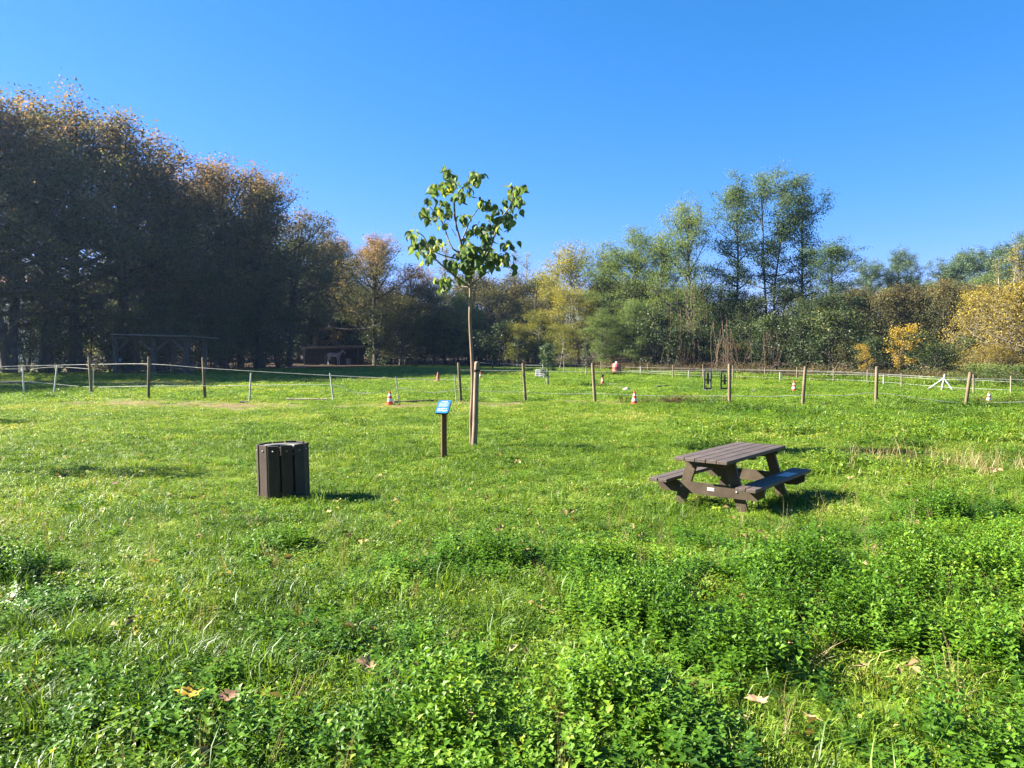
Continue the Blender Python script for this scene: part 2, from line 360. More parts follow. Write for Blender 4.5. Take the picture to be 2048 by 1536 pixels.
gx = axis(-420, 420, 240, 9.0); gy = np.concatenate([np.linspace(-60, 0, 12)[:-1], axis(0, 700, 240, 16.0)])
GX, GY = np.meshgrid(gx, gy)
GZ = gz(GX, GY)
nx_, ny_ = len(gx), len(gy)
V = np.stack([GX.ravel(), GY.ravel(), GZ.ravel()], 1)
ii = np.arange((ny_ - 1) * (nx_ - 1)); r_ = ii // (nx_ - 1); c_ = ii % (nx_ - 1); b_ = r_ * nx_ + c_
me = mesh_np('ground', V, np.stack([b_, b_ + 1, b_ + nx_ + 1, b_ + nx_], 1), True)
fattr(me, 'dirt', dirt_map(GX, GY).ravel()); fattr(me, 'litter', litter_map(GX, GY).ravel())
gm, nt, bs = nmat('ground'); N = nt.nodes; L = nt.links
geo = N.new('ShaderNodeNewGeometry')
def tex(scale, detail=5, rough=0.6):
    t = N.new('ShaderNodeTexNoise'); t.inputs['Scale'].default_value = scale; t.inputs['Detail'].default_value = detail; t.inputs['Roughness'].default_value = rough
    L.new(geo.outputs['Position'], t.inputs['Vector']); return t
def mixc(fac, a, b, mode='MIX'):
    m = N.new('ShaderNodeMix'); m.data_type = 'RGBA'; m.blend_type = mode
    if hasattr(fac, 'default_value'): L.new(fac, m.inputs[0])
    else: m.inputs[0].default_value = fac
    for s, v in ((6, a), (7, b)):
        if isinstance(v, tuple): m.inputs[s].default_value = (*v, 1)
        else: L.new(v, m.inputs[s])
    return m.outputs[2]
t1 = tex(0.35, 4); t2 = tex(9.0, 6, 0.75); t3 = tex(2.2, 5)
ra = ramp(nt, [(0.35, (0.10, 0.15, 0.014)), (0.55, (0.165, 0.22, 0.022)), (0.72, (0.24, 0.27, 0.035))]); L.new(t1.outputs[0], ra.inputs[0])
rb = ramp(nt, [(0.30, (0.022, 0.038, 0.006)), (0.55, (0.11, 0.19, 0.018)), (0.75, (0.19, 0.255, 0.035))]); L.new(t2.outputs[0], rb.inputs[0])
green = mixc(0.55, ra.outputs[0], rb.outputs[0])
rc = ramp(nt, [(0.30, (0.075, 0.052, 0.030)), (0.55, (0.19, 0.14, 0.078)), (0.8, (0.29, 0.225, 0.135))]); L.new(t2.outputs[0], rc.inputs[0])
ad_ = N.new('ShaderNodeAttribute'); ad_.attribute_name = 'dirt'
al_ = N.new('ShaderNodeAttribute'); al_.attribute_name = 'litter'
mp_ = N.new('ShaderNodeMath'); mp_.operation = 'MULTIPLY_ADD'; mp_.use_clamp = True
mm = N.new('ShaderNodeMath'); mm.operation = 'SUBTRACT'; L.new(t2.outputs[0], mm.inputs[0]); mm.inputs[1].default_value = 0.5
L.new(mm.outputs[0], mp_.inputs[0]); mp_.inputs[1].default_value = 1.6; L.new(ad_.outputs['Fac'], mp_.inputs[2])
mulm = N.new('ShaderNodeMath'); mulm.operation = 'MULTIPLY'; L.new(mp_.outputs[0], mulm.inputs[0])
ms_ = N.new('ShaderNodeMapRange'); L.new(ad_.outputs['Fac'], ms_.inputs[0]); ms_.inputs['From Max'].default_value = 0.35; L.new(ms_.outputs[0], mulm.inputs[1])
col = mixc(mulm.outputs[0], green, rc.outputs[0])
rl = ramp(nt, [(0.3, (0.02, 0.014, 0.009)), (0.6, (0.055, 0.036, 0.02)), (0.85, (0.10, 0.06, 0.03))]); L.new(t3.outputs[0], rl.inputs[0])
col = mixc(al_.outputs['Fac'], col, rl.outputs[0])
L.new(col, bs.inputs['Base Color']); bs.inputs['Roughness'].default_value = 0.95; bs.inputs['Specular IOR Level'].default_value = 0.1
bp = N.new('ShaderNodeBump'); bp.inputs['Strength'].default_value = 0.9; bp.inputs['Distance'].default_value = 0.06
L.new(t2.outputs[0], bp.inputs['Height']); L.new(bp.outputs[0], bs.inputs['Normal'])
me.materials.append(gm)
tag(obj('ground', me), kind='structure')

# ------------------------------------------------------------------ scattering (grass, herbs): geometry-node instances of small tufts
def proto(name, V, T, tint, mat, colname):
    me = mesh_np(name, V, T); fattr(me, 'tint', tint); me.materials.append(mat)
    o = bpy.data.objects.new(name, me)
    c = bpy.data.collections.get(colname) or bpy.data.collections.new(colname)
    c.objects.link(o); return o

def scatter(name, pts, rot, scl, idx, tint, colname, label):
    me = bpy.data.meshes.new(name); pts = np.asarray(pts, np.float32)
    me.vertices.add(len(pts)); me.vertices.foreach_set('co', pts.ravel())
    a = me.attributes.new('rot', 'FLOAT_VECTOR', 'POINT'); a.data.foreach_set('vector', np.asarray(rot, np.float32).ravel())
    a = me.attributes.new('scl', 'FLOAT_VECTOR', 'POINT'); a.data.foreach_set('vector', np.asarray(scl, np.float32).ravel())
    a = me.attributes.new('idx', 'INT', 'POINT'); a.data.foreach_set('value', np.asarray(idx, np.int32))
    fattr(me, 'tint', tint)
    o = obj(name, me); tag(o, label, None, None, 'stuff')
    ng = bpy.data.node_groups.new(name + '_nodes', 'GeometryNodeTree')
    ng.interface.new_socket('Geometry', in_out='INPUT', socket_type='NodeSocketGeometry')
    ng.interface.new_socket('Geometry', in_out='OUTPUT', socket_type='NodeSocketGeometry')
    n = ng.nodes; l = ng.links
    gi = n.new('NodeGroupInput'); go = n.new('NodeGroupOutput')
    ci = n.new('GeometryNodeCollectionInfo'); ci.inputs['Collection'].default_value = bpy.data.collections[colname]
    ci.inputs['Separate Children'].default_value = True; ci.inputs['Reset Children'].default_value = True
    ip = n.new('GeometryNodeInstanceOnPoints'); ip.inputs['Pick Instance'].default_value = True
    def na(nm, ty):
        k = n.new('GeometryNodeInputNamedAttribute'); k.data_type = ty; k.inputs['Name'].default_value = nm; return k.outputs['Attribute']
    er = n.new('FunctionNodeEulerToRotation'); l.new(na('rot', 'FLOAT_VECTOR'), er.inputs[0])
    l.new(gi.outputs[0], ip.inputs['Points']); l.new(ci.outputs[0], ip.inputs['Instance'])
    l.new(na('idx', 'INT'), ip.inputs['Instance Index']); l.new(er.outputs[0], ip.inputs['Rotation']); l.new(na('scl', 'FLOAT_VECTOR'), ip.inputs['Scale'])
    l.new(ip.outputs[0], go.inputs[0])
    md = o.modifiers.new('scatter', 'NODES'); md.node_group = ng
    return o

def blades(n, R, h0, h1, w, lean, seed, tv=0.22):
    g = np.random.default_rng(seed)
    r = R * np.sqrt(g.random(n)); a = g.random(n) * 2 * np.pi
    bx, by = r * np.cos(a), r * np.sin(a)
    h = h0 + (h1 - h0) * g.random(n) ** 1.3; az = g.random(n) * 2 * np.pi
    le = lean * (0.25 + g.random(n)); ww = w * (0.6 + 0.7 * g.random(n))
    dx, dy = np.cos(az), np.sin(az); tx = -dy; ty = dx
    tw = g.normal(0, 0.5, n); tx2 = tx * np.cos(tw) + dx * np.sin(tw); ty2 = ty * np.cos(tw) + dy * np.sin(tw)
    P0 = np.stack([bx, by, np.full(n, -0.015)], 1)
    P1 = np.stack([bx + dx * h * le * 0.35, by + dy * h * le * 0.35, h * 0.6], 1)
    P2 = np.stack([bx + dx * h * le * 1.1, by + dy * h * le * 1.1, h * (1.0 - 0.25 * np.minimum(le, 1.6))], 1)
    s = np.stack([tx2, ty2, np.zeros(n)], 1)
    V = np.stack([P0 - s * ww[:, None] * .5, P0 + s * ww[:, None] * .5, P1 - s * ww[:, None] * .42, P1 + s * ww[:, None] * .42, P2], 1).reshape(-1, 3)
    o = np.arange(n)[:, None] * 5
    T = np.concatenate([o + [0, 1, 3], o + [0, 3, 2], o + [2, 3, 4]])
    return V, T, np.repeat(g.normal(0, tv, n), 5)

def leaves_np(C, D, Nn, ln, wd, fold=0.25):
    """folded leaf of 6 vertices, 4 triangles: base C, direction D, normal Nn"""
    n = len(C); D = D / np.linalg.norm(D, axis=1, keepdims=True)
    S = np.cross(D, Nn); S /= np.maximum(np.linalg.norm(S, axis=1, keepdims=True), 1e-6); U = np.cross(S, D)
    ln = np.asarray(ln)[:, None]; wd = np.asarray(wd)[:, None]
    b = C; m = C + D * ln * .45 - U * ln * .03; t = C + D * ln - U * ln * .16
    l_ = C + D * ln * .42 + S * wd * .5 + U * wd * fold; r_ = C + D * ln * .42 - S * wd * .5 + U * wd * fold
    V = np.stack([b, m, t, l_, r_], 1).reshape(-1, 3); o = np.arange(n)[:, None] * 5
    T = np.concatenate([o + [0, 1, 3], o + [1, 2, 3], o + [0, 4, 1], o + [1, 4, 2]])
    return V, T

def join(parts):
    Vs, Ts, ts = [], [], []; o = 0
    for (v, t, k) in parts:
        Vs.append(v); Ts.append(t + o); ts.append(k); o += len(v)
    return np.concatenate(Vs), np.concatenate(Ts), np.concatenate(ts)

def clover(n, R, h0, h1, size, seed, tv=0.22):
    g = np.random.default_rng(seed)
    r = R * np.sqrt(g.random(n)); a = g.random(n) * 2 * np.pi
    C = np.stack([r * np.cos(a), r * np.sin(a), h0 + (h1 - h0) * g.random(n)], 1)
    az = g.random(n) * 2 * np.pi; el = g.normal(0.1, 0.35, n)
    D = np.stack([np.cos(az) * np.cos(el), np.sin(az) * np.cos(el), np.sin(el)], 1)
    U = np.stack([g.normal(0, .4, n), g.normal(0, .4, n), np.ones(n)], 1)
    s = size * (0.6 + 0.8 * g.random(n)); V, T = leaves_np(C, D, U, s, s * 0.75)
    return V, T, np.repeat(g.normal(0.03, tv * .8, n), 5)

def herb(ns, R, h0, h1, leaf, seed, ratio=0.56, gap=0.028, lean=0.28):
    g = np.random.default_rng(seed); parts = []
    for k in range(ns):
        r = R * math.sqrt(g.random()); a = g.random() * 6.283; h = h0 + (h1 - h0) * g.random()
        b = np.array([r * math.cos(a), r * math.sin(a), 0]); az = g.random() * 6.283
        le = lean * g.random() + 0.25 * r / R * lean
        top = b + np.array([math.cos(az) * le * h, math.sin(az) * le * h, h])
        m = max(3, int(h / gap)); f = (np.arange(m) + 0.8) / m
        f = f[f > 0.18]
        base = b + (top - b) * f[:, None]
        th = np.where(np.arange(len(f)) % 2 == 0, 0.0, math.pi / 2) + g.random() * 3 + g.normal(0, .2, len(f))
        for s in (0, math.pi):
            e = 0.25 + 0.5 * f ** 4 + g.normal(0, .18, len(f)); t = th + s
            D = np.stack([np.cos(t) * np.cos(e), np.sin(t) * np.cos(e), np.sin(e)], 1)
            U = np.stack([-np.cos(t) * .3, -np.sin(t) * .3, np.ones(len(f))], 1) + g.normal(0, .12, (len(f), 3))
            sz = leaf * (1.15 - 0.55 * f ** 3) * (0.75 + .4 * g.random(len(f)))
            V, T = leaves_np(base, D, U, sz, sz * ratio)
            parts.append((V, T, np.repeat(0.16 * (f - .6) + g.normal(0, .10, len(f)), 5)))
        w = 0.0018
        V = np.array([b + [w, 0, 0], b + [-w, 0, 0], top + [0, w * .6, 0], b + [0, w, 0]]); parts.append((V, np.array([[0, 1, 2], [1, 3, 2]]), np.full(4, 0.0)))
    return join(parts)

# lawn prototypes
for k in range(5): proto(f'g{k:02d}', *join([blades(46, .10, .035, .10, .0048, 1.1, 100 + k), clover(10, .10, .02, .06, .022, 140 + k)]), M['grass'], 'lawn_src')
for k in range(3): proto(f'g{5 + k:02d}', *join([blades(14, .10, .03, .07, .005, 1.1, 200 + k), clover(44, .11, .015, .06, .021, 240 + k)]), M['grass'], 'lawn_src')
for k in range(4): proto(f'g{8 + k:02d}', *join([blades(60, .20, .03, .085, .009, 1.2, 300 + k), clover(34, .2, .02, .07, .032, 340 + k)]), M['grass'], 'lawn_src')
for k in range(3): proto(f'g{12 + k:02d}', *join([blades(60, .42, .03, .08, .022, 1.3, 400 + k), clover(30, .42, .02, .07, .08, 440 + k)]), M['grass'], 'lawn_src')
for k in range(4): proto(f'g{15 + k:02d}', *blades(34, .07, .12, .30, .0065, 0.9, 500 + k, 0.2), M['grass'], 'lawn_src')
for k in range(3): proto(f'g{19 + k:02d}', *join([blades(50, .26, .10, .30, .014, 0.9, 600 + k), clover(36, .28, .06, .24, .06, 640 + k)]), M['grass'], 'lawn_src')
# herb prototypes
for k in range(6): proto(f'h{k:02d}', *herb(7, .11, .10, .28, .044, 700 + k, .58, .030), M['herb'], 'herb_src')
for k in range(3): proto(f'h{6 + k:02d}', *herb(6, .09, .06, .15, .052, 760 + k, .85, .034, .5), M['herb'], 'herb_src')
for k in range(3): proto(f'h{9 + k:02d}', *herb(12, .22, .12, .32, .070, 800 + k, .6, .05), M['herb'], 'herb_src')
# dry stalks, brambles
for k in range(3): proto(f'd{k:02d}', *blades(16, .16, .30, .75, .007, 0.7, 900 + k), M['dry'], 'dry_src')
for k in range(3): proto(f'b{k:02d}', *join([blades(40, .45, .25, .95, .022, 1.0, 930 + k), clover(50, .5, .1, .7, .09, 960 + k)]), M['bramble'], 'bramble_src')

HB = [  # herb patches: x, y, radius, strength
    (1.6, 4.7, 1.15, 1.1), (2.6, 5.7, 1.25, 1.1), (1.0, 5.1, .8, 1.0), (1.1, 5.9, .75, .95), (3.8, 6.2, 1.2, 1.0), (0.75, 4.2, .6, .8), (2.7, 4.2, .9, .95),
    (2.0, 3.3, .8, .8), (3.4, 3.9, 1.0, .9), (-.15, 6.6, .62, 1.05), (-.9, 6.0, .55, .75), (-1.6, 3.6, .7, .8), (-1.1, 4.5, .5, .7), (-2.5, 4.0, .6, .55),
    (-2.2, 7.2, .35, .9), (-3.9, 6.0, .42, .9), (-3.4, 4.9, .5, .7), (2.0, 7.2, .6, .7), (3.8, 7.2, 1.0, .95), (5.0, 7.4, 1.2, .95), (4.9, 8.6, .7, .8), (5.8, 9.6, 1.0, .8),
    (0.6, 7.6, .5, .6), (-.3, 3.2, .55, .8), (0.4, 3.3, .65, .9), (0.5, 4.0, .5, .85), (-.25, 3.9, .4, .7), (-.5, 4.6, .4, .6), (1.2, 7.9, .4, .5), (4.4, 5.0, .9, 1.0), (5.5, 6.2, 1.2, 1.0), (7.4, 9.0, 1.6, .75),
    (5.0, 9.2, .5, .6), (6.9, 7.4, 1.2, .85), (8.0, 16.5, 1.2, .8), (11.5, 18.5, 2.2, .8), (7.0, 19.5, 1.6, .55), (9.5, 23, 3.0, .5)]
def herb_map(x, y):
    h = np.zeros_like(x)
    for (a, b, r, s) in HB: h = np.maximum(h, s * np.exp(-(((x - a) ** 2 + (y - b) ** 2) / (r * r)) ** 1.5))
    n = fbm(x * 1.5, y * 1.5, 51, 3)
    gapn = 1.0
    for (a, b, r) in ((4.05, 9.45, .85), (2.75, 8.85, .4), (2.05, 9.4, .35), (2.05, 5.15, .28), (1.45, 5.45, .22), (3.45, 6.65, .35), (2.75, 4.75, .25), (1.9, 3.9, .4), (2.9, 3.3, .35)):
        gapn = gapn * (1 - 0.9 * np.exp(-(((x - a) ** 2 + (y - b) ** 2) / (r * r)) ** 2))
    return np.clip((h + 0.75 * (n - 0.5) - 0.22) * 1.6, 0, 1.15) * gapn

OBST = [(float(at(568, 990).x), float(at(568, 990).y), .36), (2.09, 9.74, .13), (2.75, 9.22, .13), (2.75, 8.98, .12), (2.05, 9.50, .12)]
def wedge(y0, y1, dens, seed):
    g = np.random.default_rng(seed)
    hw = lambda y: 0.70 * y + 2.2
    n = int(dens * (0.70 * (y1 * y1 - y0 * y0) + 4.4 * (y1 - y0)))
    X = []; Y = []
    while sum(map(len, X)) < n:
        y = y0 + (y1 - y0) * g.random(n); x = (g.random(n) * 2 - 1) * hw(y1); k = np.abs(x) < hw(y); X.append(x[k]); Y.append(y[k])
    x = np.concatenate(X)[:n]; y = np.concatenate(Y)[:n]
    ok = np.ones(n, bool)
    for (a, b, r) in OBST: ok &= (x - a) ** 2 + (y - b) ** 2 > r * r
    return x[ok], y[ok], g

def tall_map(x, y):   # longer grass on the right
    t = sstep(2.5, 6, x - 0.12 * (y - 12)) * sstep(11, 14, y) * (1 - sstep(27, 30, y))
    t = np.maximum(t, 0.9 * np.exp(-((x + 4.6) / 1.0) ** 2 - ((y - 21.5) / .8) ** 2))
    return t * sstep(0.32, 0.6, fbm(x * .5, y * .5, 77, 3))

acc = {k: [] for k in ('p', 'r', 's', 'i', 't')}
def push(x, y, g, sc, idx, tint, tilt=0.12, zs=None, dz=0.0):
    n = len(x); acc['p'].append(np.stack([x, y, gz(x, y) + dz], 1))
    acc['r'].append(np.stack([g.normal(0, tilt, n), g.normal(0, tilt, n), g.random(n) * 6.283], 1))
    z = sc if zs is None else zs
    acc['s'].append(np.stack([sc, sc, z], 1)); acc['i'].append(idx); acc['t'].append(tint)
def flush(name, colname, label):
    c = {k: np.concatenate(v) for k, v in acc.items()}
    scatter(name, c['p'], c['r'], c['s'], c['i'], c['t'], colname, label)
    for k in acc: acc[k].clear()

def gtint(x, y, g):
    n = fbm(x * .30, y * .30, 61, 4); m = fbm(x * 1.3, y * 1.3, 66, 3)
    return 0.43 + 0.62 * (n - .5) + 0.60 * (m - .5) - 0.05 * sstep(2, 8, x) + 0.10 * sstep(8, 22, y) + g.normal(0, .05, len(x))

ZON = [(2.0, 9.0, 105, (0, 8), 1.05, 1), (9.0, 17.0, 56, (0, 8), 1.3, 2), (17.0, 30.0, 24, (8, 12), 1.05, 3), (30.0, 75.0, 5.5, (12, 15), 1.1, 4)]
for (y0, y1, de, (i0, i1), s0, sd) in ZON:
    x, y, g = wedge(y0, y1, de, sd)
    d = dirt_map(x, y); li = litter_map(x, y); hm = herb_map(x, y) if y0 < 30 else 0 * x
    keep = (g.random(len(x)) > 0.75 * sstep(.15, .75, d)) & (g.random(len(x)) > li * .9) & (g.random(len(x)) > 0.45 * hm)
    x, y, d = x[keep], y[keep], d[keep]; n = len(x)
    lush = fbm(x * .8, y * .8, 88, 3)
    if y0 < 17:
        leafy = g.random(n) < 0.30 + 0.9 * (fbm(x * .6, y * .6, 90, 3) - .45)
        idx = np.where(leafy, g.integers(5, 8, n), g.integers(0, 5, n))
    else: idx = g.integers(i0, i1, n)
    sc = s0 * (0.75 + 0.5 * g.random(n)); zs = sc * (0.30 + 0.80 * lush + 0.35 * (y < 6)) * (1 - 0.55 * np.clip(d * 2, 0, 1)) * (0.75 if y0 >= 30 else 1)
    push(x, y, g, sc, idx, gtint(x, y, g) + 0.25 * d, .14, zs)
    # tufts of longer grass
    if y0 < 17:
        x, y, g = wedge(y0, y1, 26 if y0 < 9 else 12, sd + 20)
        pr = sstep(.55, .72, fbm(x * 1.1, y * 1.1, 95, 3)) * 0.8 + 0.32 * sstep(7, 4, y) + tall_map(x, y) * .8
        k = g.random(len(x)) < pr; x, y = x[k], y[k]; n = len(x)
        sc = 0.55 + 0.5 * g.random(n); push(x, y, g, sc, g.integers(15, 19, n), gtint(x, y, g) - .06, .15, sc * (0.55 + .5 * g.random(n)))
    if y0 in (9.0, 17.0):
        x, y, g = wedge(y0, y1, 14, sd + 40); k = g.random(len(x)) < tall_map(x, y); x, y = x[k], y[k]; n = len(x)
        sc = 0.7 + .5 * g.random(n); push(x, y, g, sc, g.integers(19, 22, n), gtint(x, y, g) - .14, .15, sc * (.5 + .6 * g.random(n)))
# grass verge under the far right fence and around posts
g = np.random.default_rng(5)
t = g.random(2600); x = 4 + t * 28 + g.normal(0, 1.2, 2600); y = 66 - 1.08 * (x - 4) * (0.95 + .0 * t) + g.normal(0, 1.3, 2600)
k = (y > 31) & (fbm(x * .4, y * .4, 5, 3) > .42); x, y = x[k], y[k]; sc = 0.8 + .8 * g.random(len(x))
push(x, y, g, sc, g.integers(19, 22, len(x)), gtint(x, y, g) - .05, .15, sc * (.5 + .8 * g.random(len(x))))
flush('lawn_grass', 'lawn_src', 'short bright green grass and clover covering the field')
# herbs
for (y0, y1, de, (i0, i1), sd) in ((2.0, 9.5, 95, (0, 6), 1), (9.5, 15, 55, (0, 6), 2), (15, 30, 14, (9, 12), 3)):
    x, y, g = wedge(y0, y1, de, 60 + sd); h = herb_map(x, y); k = g.random(len(x)) < 1.1 * h; x, y, h = x[k], y[k], h[k]; n = len(x)
    broad = (g.random(n) < 0.16 + 0.55 * np.exp(-((x + 1.7) / .8) ** 2 - ((y - 3.5) / .5) ** 2)) & (y0 < 9)
    idx = np.where(broad, g.integers(6, 9, n), g.integers(i0, i1, n))
    sc = 0.75 + .4 * g.random(n); n1 = fbm(x * 2.2, y * 2.2, 99, 3)
    zs = sc * (0.30 + 0.75 * h) * np.clip(.35 + 2.4 * (n1 - .33), .25, 1.45) * (1 + .35 * np.exp(-((x + .15) ** 2 + (y - 6.6) ** 2) / .35))
    tt = 0.46 + 0.9 * (fbm(x * .9, y * .9, 71, 3) - .5) + g.normal(0, .12, n) + 0.1 * broad
    push(x, y, g, sc, idx, tt, .16, zs)
x, y, g = wedge(2.2, 14, 9, 77); k = fbm(x * .9, y * .9, 123, 2) > .5; x, y = x[k], y[k]; n = len(x); sc = .5 + .4 * g.random(n)
push(x, y, g, sc, g.integers(6, 9, n), 0.5 + g.normal(0, .12, n), .2, sc * (.4 + .5 * g.random(n)))
flush('leafy_herb_cover', 'herb_src', 'leafy mint-like herbs spreading through the foreground grass')
# dry stalks: pale patch right of the table, singles elsewhere
g = np.random.default_rng(15)
x = np.concatenate([g.normal(7.4, .75, 34), g.normal(8.6, .6, 10), g.normal(3.45, .18, 10)]); y = np.concatenate([g.normal(13.6, .55, 34), g.normal(12.7, .3, 10), g.normal(6.65, .12, 10)])
sc = .45 + .5 * g.random(len(x)); sc[44:] *= .45
push(x, y, g, sc, g.integers(0, 3, len(x)), .55 + g.normal(0, .2, len(x)), .2, sc * (.6 + .5 * g.random(len(x))))
x, y, g = wedge(2.4, 11, 2.2, 16); n = len(x); sc = .3 + .3 * g.random(n); push(x, y, g, sc * .5, g.integers(0, 3, n), .4 + g.normal(0, .2, n), .3, sc)
flush('dry_grass_stalks', 'dry_src', 'pale dry grass stalks standing among the green')
# small dry leaves lying about
def dryleaf(n, R, size, seed):
    g = np.random.default_rng(seed); C = np.stack([g.normal(0, R, n), g.normal(0, R, n), g.uniform(.02, .07, n)], 1)
    az = g.random(n) * 6.283; D = np.stack([np.cos(az), np.sin(az), g.normal(.2, .4, n)], 1); U = np.stack([g.normal(0, .5, n), g.normal(0, .5, n), np.ones(n)], 1)
    s_ = size * (.6 + .8 * g.random(n)); V_, T_ = leaves_np(C, D, U, s_, s_ * .7, .4); return V_, T_, np.repeat(g.normal(-.1, .25, n), 5)
for k in range(4): proto(f'l{k:02d}', *dryleaf(2 + k % 2, .05, .055, 970 + k), M['dry'], 'litter_src')
x, y, g = wedge(2.4, 9, 1.7, 18); x2, y2, g = wedge(9, 20, .55, 19); x = np.concatenate([x, x2]); y = np.concatenate([y, y2]); n = len(x); sc = .7 + .7 * g.random(n)
push(x, y, g, sc, g.integers(0, 4, n), .25 + g.normal(0, .3, n), .4, sc, .04)
flush('leaf_litter', 'litter_src', 'small dry brown leaves scattered over the grass')
# brambles and dead stems along the far right fence
g = np.random.default_rng(25); n = 420; t = g.random(n)
fx = np.interp(t, [0, .3, .6, 1], [8, 15, 23, 33]); fy = np.interp(t, [0, .3, .6, 1], [72, 62, 51, 38]); x = fx + g.normal(0, .5, n); y = fy + 1.2 + np.abs(g.normal(0, 1.4, n))
sc = .7 + .7 * g.random(n); push(x, y, g, sc, g.integers(0, 3, n), .45 + g.normal(0, .25, n), .2, sc * (.5 + .5 * g.random(n)))
c0 = at(1352, 806); c1 = at(2000, 808); x = np.concatenate([g.normal(c0.x, .9, 22), g.normal(c1.x, 1.0, 18)]); y = np.concatenate([g.normal(c0.y, .35, 22), g.normal(c1.y, .4, 18)])
sc = .35 + .3 * g.random(40); push(x, y, g, sc, g.integers(0, 3, 40), .55 + g.normal(0, .25, 40), .2, sc * .7)
flush('bramble_thicket', 'bramble_src', 'brown brambles and dead stems along the far right fence')

# ------------------------------------------------------------------ trees
def tube_np(P, Rr, n):
    P = np.asarray(P, float); m = len(P); T = np.gradient(P, axis=0); T /= np.maximum(np.linalg.norm(T, axis=1, keepdims=True), 1e-9)
    ref = np.where(np.abs(T[:, 2:3]) > .75, np.array([[1., 0, 0]]), np.array([[0, 0, 1.]]))
    U = np.cross(T, ref); U /= np.linalg.norm(U, axis=1, keepdims=True)
    if m > 1:
        for i in range(1, m):
            u = U[i - 1] - T[i] * (U[i - 1] @ T[i]); nu = np.linalg.norm(u); U[i] = u / nu if nu > 1e-6 else U[i]
    W = np.cross(T, U); a = np.arange(n) * 2 * np.pi / n
    V = P[:, None] + (U[:, None] * np.cos(a)[None, :, None] + W[:, None] * np.sin(a)[None, :, None]) * np.asarray(Rr, float)[:, None, None]
    i = np.arange(m - 1)[:, None] * n; k = np.arange(n)[None]; k2 = (k + 1) % n
    Q = np.stack([i + k, i + k2, i + n + k2, i + n + k], -1).reshape(-1, 4)
    return V.reshape(-1, 3), Q

def bez(a, c, b, n):
    t = np.linspace(0, 1, n)[:, None]; return a * (1 - t) ** 2 + 2 * c * t * (1 - t) + b * t * t

SHAPE = {
    'round': lambda t: np.sqrt(np.clip(1 - (2 * t - 0.9) ** 2 / 1.22, 0.03, 1)),
    'full': lambda t: np.sqrt(np.clip(1 - ((t - .42) / .74) ** 2, 0.05, 1)),
    'dome': lambda t: np.sqrt(np.clip(1 - t ** 2, 0.03, 1)),
    'column': lambda t: np.clip(np.minimum(1, 0.75 + t) * np.sqrt(np.clip(1.04 - t ** 3, 0.03, 1)), .1, 1),
    'vase': lambda t: np.clip((0.35 + 0.9 * t) * np.sqrt(np.clip(1.05 - t ** 4, 0, 1)), .1, 1),
    'umbrella': lambda t: np.clip(np.sqrt(np.clip(t * 1.4, 0, 1)) * np.sqrt(np.clip(1.08 - t ** 3, 0, 1)), .15, 1),
}

